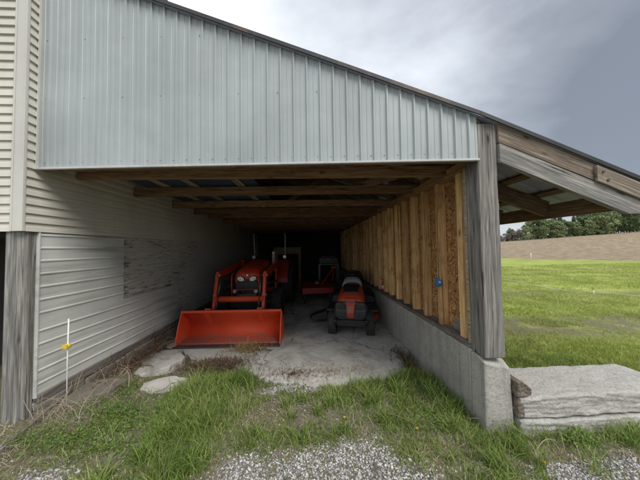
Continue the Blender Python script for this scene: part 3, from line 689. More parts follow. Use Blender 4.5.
# ------------------------------------------------------------------ stones at the right
def rough_block(x0, x1, y0, y1, z0, z1, seed, jag=0.02, skew=0.0):
    bm = bmesh.new(); bmesh.ops.create_cube(bm, size=1)
    bmesh.ops.subdivide_edges(bm, edges=bm.edges, cuts=30, use_grid_fill=True)
    sd = Vector((seed * 3.1, seed * 1.7, seed * .9)); so = 0.018
    for v in bm.verts:
        u, w, h = v.co.x + .5, v.co.y + .5, v.co.z + .5
        p = Vector((x0 + (x1 - x0) * u + skew * w, y0 + (y1 - y0) * w, z0 + (z1 - z0) * h))
        c = Vector(((x0 + x1) / 2, (y0 + y1) / 2, (z0 + z1) / 2)); hx, hy, hz = (x1 - x0) / 2, (y1 - y0) / 2, (z1 - z0) / 2
        # chipped, rounded arrises
        q = p - c - Vector((skew * w, 0, 0)); inner = Vector((max(-hx + so, min(hx - so, q.x)), max(-hy + so, min(hy - so, q.y)), max(-hz + so, min(hz - so, q.z))))
        d = q - inner
        if d.length > so: p = c + Vector((skew * w, 0, 0)) + inner + d.normalized() * (so + (d.length - so) * .35)
        n1 = mnoise.noise_vector((p + sd) * 5.0); n2 = mnoise.noise_vector((p + sd) * 16.0); n3 = mnoise.noise_vector((p + sd) * 45.0)
        front = 1.0 if w < .03 or u < .03 or u > .97 else .45
        off = n1 * jag * .6 + n2 * jag * .55 + n3 * jag * .45
        v.co = p + Vector((off.x * front, off.y * front, off.z * (.3 if front == 1.0 else .55)))
    mb = MB(); mb.v = [tuple(v.co) for v in bm.verts]; mb.f = [tuple(v.index for v in f.verts) for f in bm.faces]; mb.sm = [True] * len(mb.f); bm.free()
    return mb
tag(rough_block(1.755, 3.35, -0.05, 0.42, 0.10, 0.275, 21, 0.024, -0.10).build('stone_slab', 'stone'), 'big pale granite slab lying on a lower slab right of the concrete wall', 'stone slab', 'granite slabs')
tag(rough_block(1.74, 3.5, -0.07, 0.40, -0.12, 0.085, 33, 0.022).build('stone_slab', 'stone'), 'lower pale stone slab half buried in grass under the big granite slab', 'stone slab', 'granite slabs')
rk = rough_block(1.722, 1.85, -0.06, 0.12, 0.275, 0.41, 45, 0.014)
rk.v = [(x, y, z if x < 1.77 else 0.30 + (z - 0.30) * max(.25, 1 - (x - 1.77) * 7)) for x, y, z in rk.v]
tag(rk.build('field_stone', 'rock'), 'brown field stone wedged between concrete wall end and granite slab', 'stone')
tag(rough_block(1.735, 1.79, -0.05, 0.1, 0.10, 0.27, 52, 0.01).build('field_stone', 'rock'), 'small dark stone filling the gap under the brown field stone', 'stone')

# ------------------------------------------------------------------ left foreground: board, stake
tag(MB().beam((-2.44, 0.62, 0.10), (-2.16, -0.45, 0.075), 0.035, 0.11).build('edging_board', 'grey_y', bevel=0.006), 'weathered plank on edge in the dead grass below the wooden post', 'plank')
st = thing('marker_stake', (-2.27, 0.39, 0.05), 'thin white fibreglass stake with a yellow insulator by the tin wall', 'stake')
MB().tube([(-2.27, 0.39, 0.02), (-2.275, 0.392, 0.5), (-2.268, 0.39, 0.92)], 0.0055, 8).build('rod', 'white', st)
MB().lathe([(0.645, 0.008), (0.65, 0.02), (0.685, 0.02), (0.69, 0.008)], (-2.27, 0.39, 0), 'z', 12).box((-2.30, 0.36, 0.652), (-2.255, 0.375, 0.685)).build('insulator', 'yellow', st)

# ------------------------------------------------------------------ wheels
def wheel(parent, c, r, w, rim_r, lugs=0, rim='orange', steer=0.0, hub_r=0.05):
    """tyre mesh is the part, its rim a child"""
    h = w / 2
    prof = [(-h * .72, rim_r), (-h * .98, rim_r + (r - rim_r) * .35), (-h, rim_r + (r - rim_r) * .7), (-h * .8, r * .965), (-h * .4, r), (h * .4, r), (h * .8, r * .965), (h, rim_r + (r - rim_r) * .7), (h * .98, rim_r + (r - rim_r) * .35), (h * .72, rim_r)]
    mb = MB().lathe(prof, (0, 0, 0), 'x', 36)
    for k in range(lugs):
        for sgn in (-1, 1):
            t = 2 * math.pi * (k + (0.5 if sgn > 0 else 0)) / lugs; dt_ = 0.22 if lugs < 24 else 0.1
            a = Vector((sgn * h * .95, math.cos(t) * r * .985, math.sin(t) * r * .985)); b = Vector((0, math.cos(t + dt_) * r * 1.01, math.sin(t + dt_) * r * 1.01))
            mb.beam(a, b, 0.036 if lugs < 24 else 0.014, 0.04 if lugs < 24 else 0.012, (a + b).normalized())
    xf = Matrix.Translation(c) @ Matrix.Rotation(steer, 4, 'Z')
    ty = mb.build('wheel', 'rubber', parent, xf=xf)
    MB().lathe([(-h * .70, rim_r * 1.02), (-h * .66, rim_r * .9), (-h * .3, rim_r * .78), (-h * .3, hub_r), (-h * .55, hub_r * .8), (-h * .55, 0.004)], (0, 0, 0), 'x', 28).lathe([(h * .70, rim_r * 1.02), (h * .66, rim_r * .9), (h * .3, rim_r * .78), (h * .3, hub_r), (h * .55, hub_r * .8), (h * .55, 0.004)], (0, 0, 0), 'x', 28).build('rim', rim, ty, xf=xf)
    return ty
def rring(w, z0, z1, y, top_r=0.45, n=24, crown=0.0, lean=0.0):
    """rounded-box cross-section at depth y"""
    out = []; cz, hz = (z0 + z1) / 2, (z1 - z0) / 2
    for k in range(n):
        t = 2 * math.pi * (k + .5) / n; cx, sz = math.cos(t), math.sin(t); e_ = 2 / (5.0 if sz < 0 else 3.4)
        xx = math.copysign(abs(cx) ** e_, cx) * w / 2; zz = math.copysign(abs(sz) ** e_, sz)
        xx *= 1 - top_r * max(0, zz) ** 2 * 0.35
        out.append((xx, y + lean * zz, cz + zz * hz))
    return out

# ------------------------------------------------------------------ tractor (nose towards -y)
tr = thing('tractor', (-1.27, 3.0, 0), 'orange compact tractor with front loader bucket parked beside the tin wall', 'tractor', rz=R(-2.0))
# hood
MB().loft([rring(.50, .80, 1.04, 0.02), rring(.56, .78, 1.10, 0.06), rring(.60, .78, 1.15, 0.2), rring(.62, .78, 1.22, 0.6), rring(.63, .78, 1.28, 1.05), rring(.62, .80, 1.30, 1.25)]).build('hood', 'orange', tr)
mb = MB().loft([rring(.46, .60, .92, -0.02, .2), rring(.54, .58, .93, 0.06, .2), rring(.56, .58, .80, 0.35, .2)])
gr_ = mb.build('grille', 'black', tr)
mb = MB()
for z in np.arange(.62, .85, .03): mb.box((-.2, -0.027, z), (.2, -0.018, z + .012))
mb.build('grille_bars', 'charcoal', gr_)
for sgn in (-1, 1):
    pts = [(sgn * .045, .90), (sgn * .06, .965), (sgn * .13, 1.00), (sgn * .20, .985), (sgn * .205, .93), (sgn * .15, .885), (sgn * .09, .88)]
    lampp = MB().prism([(a * 1.06, b) for a, b in pts], 'y', -0.02, 0.04).build('headlight', 'black', tr, bevel=0.004)
    MB().prism([(sgn * .125 + (a - sgn * .125) * .86, .945 + (b - .945) * .84) for a, b in pts], 'y', -0.032, -0.018).build('lens', 'lens', lampp, bevel=0.005)
    MB().lathe([(-0.038, .012), (-0.03, .026)], (sgn * .14, 0, .945), 'y', 14).build('bulb', 'chrome', lampp)
MB().lathe([(-0.008, .018), (0, .024), (0.02, .024)], (0, -0.0, 1.01), 'y', 16).build('emblem', 'lens', tr)
# brush guard
g_ = MB()
for sgn in (-1, 1): g_.tube([(sgn * .275, -.10, .50), (sgn * .275, -.13, .80), (sgn * .275, -.12, 1.02), (sgn * .27, -.02, 1.06)], .014, 8)
g_.tube([(-.275, -.13, .74), (.275, -.13, .74)], .014, 8).beam((-.29, -.11, .50), (.29, -.11, .50), .03, .06)
g_.build('brush_guard', 'orange', tr, bevel=0)
# engine, frame, transmission
MB().box((-.2, .05, .42), (.2, 1.3, .80)).box((-.17, 1.3, .38), (.17, 2.5, .72)).build('chassis', 'black', tr, bevel=0.015)
MB().beam((-.52, .42, .36), (.52, .42, .36), .09, .10).build('front_axle', 'dark_steel', tr, bevel=0.01)
MB().tube([(-.6, 2.05, .58), (.6, 2.05, .58)], .07, 14).build('rear_axle', 'dark_steel', tr)
for sgn in (-1, 1):
    wheel(tr, (sgn * .56, .42, .33), .33, .22, .17, 16, 'orange')
    wheel(tr, (sgn * .60, 2.05, .56), .56, .36, .30, 18, 'orange', hub_r=.09)
    fd = MB().loft([[(sgn * .36, 2.05 + math.cos(t) * .66, .56 + math.sin(t) * .66), (sgn * .66, 2.05 + math.cos(t) * .66, .56 + math.sin(t) * .66), (sgn * .66, 2.05 + math.cos(t) * .63, .56 + math.sin(t) * .63), (sgn * .36, 2.05 + math.cos(t) * .63, .56 + math.sin(t) * .63)] for t in np.linspace(R(35), R(172), 14)], smooth=False)
    fd.prism([(2.05 + math.cos(t) * .64, .56 + math.sin(t) * .64) for t in np.linspace(R(35), R(172), 14)], 'x', sgn * .36, sgn * .385).build('fender', 'red', tr, bevel=0.006)
    # loader: boom in two runs, pylon, rams
    bx = sgn * .45
    bm_ = MB().beam((bx, -.56, .30), (bx, -.34, 1.05), .06, .13, (0, .5, .5)).beam((bx, -.38, 1.06), (bx, 1.18, 1.20), .06, .13)
    boom = bm_.build('loader_arm', 'orange', tr, bevel=0.008)
    MB().tube([(bx, -.20, .86), (bx, .80, .78)], .026, 10).tube([(bx, -.38, .84), (bx, -.20, .86)], .016, 10).build('lift_ram', 'dark_steel', boom)
    MB().tube([(bx - sgn * .07, -.38, 1.04), (bx - sgn * .07, -.52, .72)], .022, 10).tube([(bx - sgn * .07, -.52, .72), (bx - sgn * .07, -.62, .46)], .013, 10).build('tilt_ram', 'dark_steel', boom)
    for a, b in ((-.36, 1.05), (-.55, .34), (-.46, .70)): MB().lathe([(-.045, .022), (.045, .022)], (bx, a, b), 'x', 12).build('pivot_pin', 'chrome', boom)
    MB().prism([(.9, .50), (1.15, .50), (1.26, 1.26), (1.08, 1.28)], 'x', bx - sgn * .03 - .02, bx - sgn * .03 + .02).beam((bx - sgn * .03, 1.0, .55), (sgn * .15, 1.0, .55), .1, .1).build('loader_pylon', 'orange', tr, bevel=0.006)
MB().tube([(-.45, -.50, .63), (.45, -.50, .63)], .055, 16).build('cross_tube', 'bucket', tr)
mb = MB()
for k in range(3): mb.tube([(-.1 + k * .05, -.53, .68), (-.08 + k * .03, -.4, .76), (-.1, .0, .62)], .009, 6)
mb.build('hydraulic_hoses', 'black', tr)
for sgn in (-1, 1):
    MB().lathe([(-.09, .035), (-.05, .045), (.0, .045), (.02, .02)], (sgn * .21, -.05, .70), 'y', 14).build('lower_lamp', 'lens', tr)
    MB().prism([(.1, 1.0), (.95, 1.11), (.95, 1.19), (.3, 1.10)], 'x', sgn * .297 - .004, sgn * .297 + .014).build('hood_stripe', 'black', tr)
    MB().tube([(sgn * .40, -.42, .95), (sgn * .34, -.2, .9), (sgn * .33, .4, .86), (sgn * .42, .95, .95)], .011, 8).build('hydraulic_line', 'black', tr)
    MB().tube([(sgn * .47, 2.38, 1.30), (sgn * .47, 2.30, 1.30)], .05, 14).build('rear_lamp', 'lens', tr)
MB().loft([[(-.19, -.032, .60), (.19, -.032, .60), (.19, -.02, .60), (-.19, -.02, .60)], [(-.19, -.032, .63), (.19, -.032, .63), (.19, -.02, .63), (-.19, -.02, .63)]], smooth=False).build('lower_grille_bar', 'steel', tr)
MB().prism([(-.30, .38), (.30, .38), (.26, .58), (-.26, .58)], 'y', -.14, -.10).build('bumper_plate', 'black', tr, bevel=.008)
# bucket
bw = .835
prof = [(-1.10, .012), (-.95, .015), (-.80, .022), (-.74, .034), (-.69, .058), (-.655, .095), (-.637, .14), (-.635, .19), (-.65, .25), (-.69, .315), (-.755, .39), (-.82, .455), (-.885, .515)]
inn = [(y - .012 if i > 2 else y, z + .012 if i < 4 else z - .002) for i, (y, z) in enumerate(prof)]
n_ = len(prof)
vs = [(-bw, y, z) for y, z in prof] + [(bw, y, z) for y, z in prof]
bk = MB().add(vs, [(i, i + 1, n_ + i + 1, n_ + i) for i in range(n_ - 1)], True)
side = [(-1.10, .012)] + prof[1:] + [(-.90, .515), (-1.0, .30)]
bucket = bk.build('bucket', 'bucket', tr, solid=0.014)
for sgn in (-1, 1): MB().prism(side, 'x', sgn * bw - .008, sgn * bw + .008).build('side_plate', 'bucket', bucket, bevel=0.003)
MB().box((-bw, -.915, .495), (bw, -.87, .53)).build('top_lip', 'bucket', bucket, bevel=0.006)
MB().box((-bw - .01, -1.15, .004), (bw + .01, -1.03, .022)).build('cutting_edge', 'dark_steel', bucket, bevel=0.004)
for sgn in (-1, 1): MB().prism([(-.84, .46), (-.62, .2), (-.56, .25), (-.56, .42), (-.80, .54)], 'x', sgn * .45 - .05, sgn * .45 + .05).build('bucket_bracket', 'bucket', bucket, bevel=0.005)
# roll bar, exhaust, seat, wheel
rb = MB()
for sgn in (-1, 1): rb = MB(); rb.tube([(sgn * .47, 2.42, .7), (sgn * .47, 2.42, 1.5), (sgn * .48, 2.40, 1.72), (sgn * .48, 2.36, 1.95), (sgn * .45, 2.34, 2.04)], .022, 10); rbo = rb.build('roll_bar', 'steel', tr)
MB().tube([(-.45, 2.34, 2.035), (-.3, 2.34, 2.05), (.3, 2.34, 2.05), (.45, 2.34, 2.035)], .022, 10).build('crossbar', 'black', rbo)
MB().tube([(.36, 1.05, 1.0), (.36, 1.05, 1.22)], .032, 12).tube([(.36, 1.05, 1.22), (.36, 1.05, 1.44), (.365, 1.03, 1.48)], .04, 14).build('exhaust', 'chrome', tr)
MB().loft([rring(.42, .92, 1.0, 1.85), rring(.46, .92, 1.06, 1.95), rring(.46, .92, 1.06, 2.25), rring(.42, .95, 1.35, 2.3), rring(.40, 1.0, 1.38, 2.36)]).build('seat', 'black', tr)
sw = MB().tube([(math.cos(t) * .19, 1.55 + math.sin(t) * .17, 1.34 + math.sin(t) * .07) for t in np.linspace(0, 2 * math.pi, 25)], .015, 8, False).tube([(-.18, 1.55, 1.34), (.18, 1.55, 1.34)], .012, 6).tube([(0, 1.55, 1.34), (0, 1.35, .95)], .02, 8)
sw.build('steering_wheel', 'black', tr)
MB().loft([rring(.5, .85, 1.26, 1.25), rring(.44, .9, 1.30, 1.42)]).build('dashboard', 'black', tr)

# ------------------------------------------------------------------ ride-on mower (nose towards -y)
mo = thing('ride_on_mower', (0.76, 2.30, 0), 'orange ride-on lawn mower with black bumper parked near the right wall', 'mower', rz=R(-13))
# hood: orange shell with a nose
MB().loft([rring(.42, .46, .60, -.13, .5), rring(.48, .44, .68, -.09, .6), rring(.50, .42, .745, .02, .7), rring(.50, .40, .79, .25, .7), rring(.48, .40, .82, .50, .7), rring(.44, .42, .83, .66, .7)]).build('hood', 'mower_orange', mo)
# charcoal lower face with angled lamps, orange nose strip
gr_ = MB().loft([rring(.50, .30, .60, -.17, .25), rring(.58, .29, .61, -.12, .25), rring(.60, .30, .58, .0, .2), rring(.56, .32, .52, .16, .2)]).build('grille', 'charcoal', mo)
MB().loft([[(-.052, -.205, .33), (.052, -.205, .33), (.06, -.15, .33), (-.06, -.15, .33)], [(-.065, -.215, .42), (.065, -.215, .42), (.07, -.14, .42), (-.07, -.14, .42)], [(-.075, -.20, .53), (.075, -.20, .53), (.08, -.11, .53), (-.08, -.11, .53)], [(-.10, -.135, .66), (.10, -.135, .66), (.10, -.07, .66), (-.10, -.07, .66)]], smooth=False).build('nose_panel', 'mower_orange', mo, bevel=0.012)
for sgn in (-1, 1):
    hl = MB().prism([(sgn * .085, .475), (sgn * .09, .545), (sgn * .17, .60), (sgn * .255, .585), (sgn * .265, .53), (sgn * .20, .475)], 'y', -.198, -.12).build('headlight', 'black', mo, bevel=0.008)
    MB().prism([(sgn * .10, .49), (sgn * .105, .538), (sgn * .172, .585), (sgn * .24, .572), (sgn * .245, .535), (sgn * .195, .49)], 'y', -.204, -.196).build('lens', 'dark_lens', hl, bevel=0.003)
for k in range(4): MB().box((-.25, -.190 + .004 * k, .335 + .028 * k), (-.09, -.172, .345 + .028 * k)).build('grille_slat', 'black', gr_); MB().box((.09, -.190 + .004 * k, .335 + .028 * k), (.25, -.172, .345 + .028 * k)).build('grille_slat', 'black', gr_)
MB().lathe([(-.006, .016), (0, .02), (.01, .02)], (0, -.215, .47), 'y', 16).build('badge', 'grey_plastic', mo)
MB().tube([(-.27, -.245, .22), (-.24, -.27, .30), (.24, -.27, .30), (.27, -.245, .22)], .014, 10).build('bumper_bar', 'black', mo)
for sgn in (-1, 1): MB().tube([(sgn * .24, 1.05, .55), (sgn * .27, 1.02, .80)], .008, 8).lathe([(.79, .014), (.81, .02), (.83, .014)], (sgn * .27, 1.02, 0), 'z', 12).build('lever', 'black', mo)
# air vent on top of the hood
MB().loft([[(-.125, .0, .748), (.125, .0, .748), (.125, .0, .70), (-.125, .0, .70)], [(-.15, .30, .812), (.15, .30, .812), (.15, .30, .76), (-.15, .30, .76)], [(-.14, .42, .826), (.14, .42, .826), (.14, .42, .78), (-.14, .42, .78)]], smooth=False).build('hood_vent', 'black', mo, bevel=0.006)
MB().beam((-.30, -.19, .265), (.30, -.19, .265), .07, .08).beam((-.30, -.19, .265), (-.33, .05, .30), .05, .07).beam((.30, -.19, .265), (.33, .05, .30), .05, .07).build('bumper', 'black', mo, bevel=0.015)
mb = MB()
for k in range(7): mb.box((-.2 + k * .06, -.10, .19), (-.165 + k * .06, -.06, .30))
mb.box((-.25, -.09, .16), (.25, -.05, .2)).build('lower_grille', 'charcoal', mo, bevel=0.003)
MB().box((-.22, -.05, .22), (.22, 1.55, .34)).build('chassis', 'black', mo, bevel=0.01)
MB().beam((-.34, .0, .19), (.34, .0, .19), .05, .07).build('front_axle', 'dark_steel', mo, bevel=0.006)
for sgn in (-1, 1):
    wheel(mo, (sgn * .335, .0, .20), .20, .145, .085, 26, 'rim_grey', hub_r=.03)
    wheel(mo, (sgn * .37, 1.25, .26), .26, .24, .13, 26, 'rim_grey', hub_r=.04)
MB().loft([rring(.9, .10, .24, .36, .2), rring(1.06, .09, .25, .5, .2), rring(1.08, .09, .25, .85, .2), rring(.9, .10, .24, 1.0, .2)]).build('mower_deck', 'mower_orange', mo)
MB().prism([(-.50, .42), (-.82, .36), (-.88, .52), (-.82, .76), (-.52, .82)], 'z', .10, .16).loft([[(-.5, .45, .16), (-.5, .8, .16), (-.5, .8, .27), (-.5, .45, .27)], [(-.82, .40, .13), (-.82, .74, .13), (-.82, .74, .17), (-.82, .40, .17)]], smooth=False).build('discharge_chute', 'black', mo, bevel=0.01)
MB().loft([rring(.42, .56, .86, .66, .4), rring(.40, .60, .93, .78, .5), rring(.30, .66, .92, .86, .5)]).build('dashboard', 'grey_plastic', mo)
swv = MB().tube([(math.cos(t) * .175, .95 + math.sin(t) * .15, .955 + math.sin(t) * .06) for t in np.linspace(0, 2 * math.pi, 25)], .016, 8, False).tube([(-.16, .95, .955), (.16, .95, .955)], .02, 6).tube([(0, .95, .95), (0, .84, .80)], .022, 8)
swv.build('steering_wheel', 'black', mo)
for sgn in (-1, 1): MB().box((sgn * .37 - .13, .35, .30), (sgn * .37 + .13, .98, .335)).build('foot_rest', 'charcoal', mo, bevel=0.01)
MB().loft([rring(.92, .34, .50, .98, .3), rring(.96, .34, .58, 1.1, .3), rring(.96, .34, .60, 1.45, .3), rring(.88, .36, .58, 1.62, .3)]).build('rear_fender', 'black', mo)
MB().loft([rring(.42, .60, .66, 1.12), rring(.46, .60, .70, 1.2), rring(.46, .60, .70, 1.42), rring(.44, .62, .98, 1.47), rring(.40, .66, 1.0, 1.55)]).build('seat', 'black', mo)

# ------------------------------------------------------------------ dim things at the back
rc = thing('rotary_cutter', (0.22, 5.0, 0), 'red tow-behind rotary cutter standing in the dark behind the mower', 'implement', rz=R(4))
dk = MB().loft([[(-.40, y, z0), (.42, y, z0), (.42, y, z1), (-.40, y, z1)] for y, z0, z1 in ((-.35, .40, .43), (.5, .47, .50), (.75, .45, .48))], smooth=False).build('deck', 'red', rc, bevel=0.008)
MB().box((-.42, -.37, .28), (.44, -.352, .44)).box((-.42, -.352, .26), (-.405, .75, .47)).box((.425, -.352, .26), (.44, .75, .47)).build('skirt', 'red', dk, bevel=0.004)
for sgn in (-1, 1):
    for yy in (-.30, .6): MB().tube([(sgn * .36, yy, .30), (sgn * .36, yy, .02)], .018, 8).build('leg', 'dark_steel', rc)
MB().beam((.15, .05, .46), (.58, .25, .95), .03, .05).beam((.58, .25, .95), (.58, .5, .5), .03, .05).beam((.50, .25, .95), (.66, .25, .95), .04, .08).beam((.50, .24, .93), (.50, .24, 1.04), .03, .03).beam((.66, .24, .93), (.66, .24, 1.04), .03, .03).build('hitch_mast', 'red', rc, bevel=0.004)
MB().lathe([(.47, .10), (.53, .09), (.56, .05)], (.05, .2, 0), 'z', 16).build('gearbox', 'steel', rc)

wb = thing('steel_stand', (0.72, 6.6, 0), 'grey steel leg stand holding a black case at the dark back', 'stand', rz=0.0)
MB().box((-.36, -.25, .95), (.36, .25, .99)).build('tabletop', 'dark_steel', wb, bevel=0.004)
for sx_ in (-1, 1):
    for sy_ in (-1, 1): MB().box((sx_ * .33 - .03, sy_ * .22 - .03, 0), (sx_ * .33 + .03, sy_ * .22 + .03, .95)).build('leg', 'dark_steel', wb, bevel=0.004)
bx_ = thing('black_case', (0.72, 6.6, 0.99), 'black case with a shiny top lying on the grey steel stand', 'case', rz=0.0)
MB().box((-.34, -.22, 0), (.34, .22, .22)).build('case_body', 'black', bx_, bevel=0.02)
MB().box((-.26, -.20, .221), (.26, .20, .27)).build('lid', 'charcoal', bx_, bevel=0.02)
MB().tube([(-.1, -.23, .14), (-.1, -.26, .16), (.1, -.26, .16), (.1, -.23, .14)], .008, 8).build('handle', 'chrome', bx_)
tb = thing('wooden_rack', (-0.8, 7.2, 0), 'tan wooden rack with a wide front board behind the tractor', 'rack', rz=0.0)
MB().box((-.52, -.03, 1.33), (.52, 0, 1.60)).build('front_board', 'tan', tb, bevel=0.004)
MB().box((-.52, .002, 1.56), (.52, .5, 1.59)).build('shelf', 'tan', tb, bevel=0.004)
for sx_ in (-1, 1):
    for y in (.02, .44): MB().box((sx_ * .46 - .045, y, 0), (sx_ * .46 + .045, y + .05, 1.555)).build('leg', 'tan', tb, bevel=0.003)

# ------------------------------------------------------------------ plants and loose stones on the ground
def pip(pts, x, y):
    inside = np.zeros(len(x), bool); n = len(pts)
    for i in range(n):
        (x1, y1), (x2, y2) = pts[i], pts[(i + 1) % n]
        if y1 == y2: continue
        c = ((y1 > y) != (y2 > y)) & (x < (x2 - x1) * (y - y1) / (y2 - y1) + x1); inside ^= c
    return inside
slab_poly = edge2 + [(1.475, DEPTH), (-2.3, DEPTH)]
def blocked(x, y):
    b = pip(slab_poly, x, y)
    b |= (x > 1.46) & (x < 1.74) & (y > -0.03)
    b |= (x > 1.72) & (x < 3.4) & (y > -0.06) & (y < 0.42)
    b |= (x < -2.44) & (y > 0.16)
    b |= pip([(-2.38, 1.22), (-2.28, 1.75), (-2.04, 1.80), (-1.74, 1.48), (-1.82, 1.22), (-2.02, 1.08), (-2.22, 1.04)], x, y) | pip([(-1.84, 0.66), (-1.93, 0.92), (-1.7, 1.06), (-1.44, 0.98), (-1.5, 0.74)], x, y)
    b |= pip([(-2.45, 0.46), (-2.52, 0.72), (-2.3, 0.86), (-2.02, 0.80), (-2.05, 0.58), (-2.25, 0.42)], x, y)
    return b
def blades(name, mat, x, y, h, w, lean, label=None, z=None, curl=1.0):
    n = len(x); a = rng.uniform(0, 2 * np.pi, n); ln = rng.uniform(*lean, n); f = rng.uniform(0, 2 * np.pi, n)
    z = gz(x, y) - 0.005 if z is None else z
    dx, dy = np.cos(a), np.sin(a); wx, wy = np.cos(f), np.sin(f)
    P = np.zeros((n, 7, 3)); segs = (0.0, 0.4, 0.75, 1.0)
    for i, s in enumerate(segs):
        off = h * ln * s ** (1 + curl); zz = z + h * s * np.sqrt(np.maximum(0.05, 1 - (ln * s * 0.8) ** 2))
        ww = w * (1, 0.85, 0.55, 0)[i] / 2
        if i < 3:
            for k, sg in enumerate((-1, 1)): P[:, i * 2 + k] = np.stack([x + dx * off + wx * ww * sg, y + dy * off + wy * ww * sg, zz], 1)
        else: P[:, 6] = np.stack([x + dx * off, y + dy * off, zz], 1)
    base = (np.arange(n) * 7)[:, None]
    fs = np.concatenate([base + np.array([0, 1, 3, 2]), base + np.array([2, 3, 5, 4])], 0).tolist() + (base + np.array([4, 5, 6])).tolist()
    me = bpy.data.meshes.new(name); me.from_pydata(P.reshape(-1, 3).tolist(), [], fs); me.materials.append(M[mat])
    o = bpy.data.objects.new(name, me); col.objects.link(o); tag(o, label, None, None, 'stuff'); return o
def strew(n, box, dens):
    x = rng.uniform(box[0], box[1], n); y = rng.uniform(box[2], box[3], n)
    k = rng.uniform(0, 1, n) < dens(x, y); x, y = x[k], y[k]; k = ~blocked(x, y); return x[k], y[k]
def gs(x, y, blobs):
    d = np.zeros(len(x))
    for bx, by, rx, ry, a in blobs: d = np.maximum(d, a * np.exp(-(((x - bx) / rx) ** 2 + ((y - by) / ry) ** 2)))
    return d
# gravel mask (bare stone area in front)
def gravel_d(x, y):
    n = hash_noise(x, y, 0.25, 9) * 0.7 + hash_noise(x, y, 0.09, 10) * 0.3
    d = gs(x, y, [(0.12, -0.40, 0.85, 0.42, 1.0), (2.0, -0.46, 0.75, 0.2, 0.9), (-1.75, -0.32, 0.4, 0.22, 0.8), (-0.35, 0.72, 0.3, 0.13, 0.75), (0.1, -1.2, 3.0, 0.7, 1.0), (0.1, 0.66, 0.35, 0.1, 0.5), (1.0, -0.32, 0.5, 0.2, 0.6)])
    return np.clip((d + (n - 0.5) * 0.55 - 0.35) / 0.25, 0, 1)
TALL = [(-1.02, 0.98, 0.34, 0.22, 1.0), (-1.15, 0.62, 0.30, 0.26, 1.0), (-1.05, 0.2, 0.30, 0.30, 0.95), (-0.95, -0.18, 0.25, 0.2, 0.6), (0.42, 0.5, 0.22, 0.2, 0.7), (0.75, 0.62, 0.35, 0.18, 1.0), (1.2, 0.72, 0.3, 0.25, 1.0), (1.42, 0.35, 0.10, 0.35, 0.9), (1.3, 0.2, 0.3, 0.25, 0.7), (0.9, 0.25, 0.3, 0.25, 0.75), (2.1, -0.14, 0.30, 0.07, 0.9), (1.45, -0.15, 0.3, 0.15, 0.7), (2.6, -0.15, 0.3, 0.07, 0.8), (2.35, -0.5, 0.25, 0.1, 0.5), (1.15, -0.5, 0.15, 0.1, 0.6)]
def tall_d(x, y):
    n = hash_noise(x, y, 0.16, 14)
    return np.clip(gs(x, y, TALL) * (0.35 + 1.1 * n) - 0.12, 0, 1) * (1 - 0.85 * gravel_d(x, y))
def short_d(x, y):
    n = hash_noise(x, y, 0.3, 17) * .6 + hash_noise(x, y, 0.11, 18) * .4
    return np.clip((n - 0.44) * 2.8, 0.05, 1) * (1 - 0.96 * gravel_d(x, y)) * np.where((x < -1.95), 0.35, 1) * np.where(y > 1.0, 0.25, 1)
B = (-3.0, 3.6, -1.3, 1.45)
x, y = strew(85000, (-1.75, 2.95, -0.62, 1.3), tall_d); h = rng.uniform(.04, .19, len(x)) * np.where(x > 0, .72, 1.0) * (0.6 + 0.7 * hash_noise(x, y, 0.22, 20))
blades('grass', 'blade', x, y, h, rng.uniform(.004, .008, len(x)), (.2, .95), 'tufts of green grass growing between the gravel and the slab')
x, y = strew(150000, (-2.8, 3.4, -0.65, 1.45), short_d); h = rng.uniform(.018, .07, len(x))
blades('short_grass', 'blade', x, y, h, rng.uniform(.0035, .006, len(x)), (.3, 1.1), 'short patchy grass over bare soil in front of the shed')
LEAFY = [(-1.72, 0.34, 0.36, 0.30, 1.2), (-2.0, 0.72, 0.2, 0.14, 1.1), (-1.9, 0.0, 0.42, 0.2, 1.1), (-1.4, 0.06, 0.25, 0.25, .8), (2.2, -0.16, 0.36, 0.10, 1.1), (2.75, -0.18, 0.25, 0.08, .9), (1.83, -0.14, 0.1, 0.08, .7), (-2.0, 1.35, .2, .06, .7), (1.15, .12, .3, .2, .6), (.62, .2, .2, .15, .5), (2.1, .55, .3, .1, .5), (3.0, .75, .3, .2, .6)]
def mat_d(x, y): return np.clip(gs(x, y, LEAFY) * (.35 + 1.2 * hash_noise(x, y, .13, 31)) - .16, 0, 1)
# dead stems lying through everything
def dead_d(x, y):
    d = gs(x, y, [(-2.1, 0.35, 0.4, 0.45, 1.0), (-2.25, -0.15, 0.3, 0.4, 1.0), (-1.85, 0.62, 0.3, 0.2, .7), (0.35, 0.25, 0.9, 0.4, .2), (-0.3, 0.45, 0.6, 0.3, .25), (1.3, 0.05, 0.5, 0.3, .28), (1.9, -0.2, 0.6, 0.15, .4), (1.38, 1.15, 0.1, 0.3, .9)])
    return np.clip(d * (0.4 + hash_noise(x, y, 0.2, 23)), 0, 1) * (1 - .75 * gravel_d(x, y)) * (1 - .85 * np.clip(mat_d(x, y) * 1.6, 0, 1))
x, y = strew(60000, (-2.9, 3.2, -0.65, 1.45), dead_d); h = rng.uniform(.04, .15, len(x)) * np.where(x > -1.6, .6, 1)
blades('dead_grass', 'straw', x, y, h, rng.uniform(.002, .0045, len(x)), (1.0, 1.25), 'matted dead straw coloured grass below the wooden post', curl=0.35)
x, y = strew(60000, (-2.8, 3.3, -0.6, 1.45), lambda x, y: np.clip(.25 + hash_noise(x, y, .25, 77) * .9 - .3, 0.05, 1) * (1 - .9 * gravel_d(x, y)))
blades('grass_litter', 'straw', x, y, rng.uniform(.015, .06, len(x)), rng.uniform(.002, .0042, len(x)), (1.15, 1.25), 'fine dry litter matted on the soil between the grass', curl=0.05)
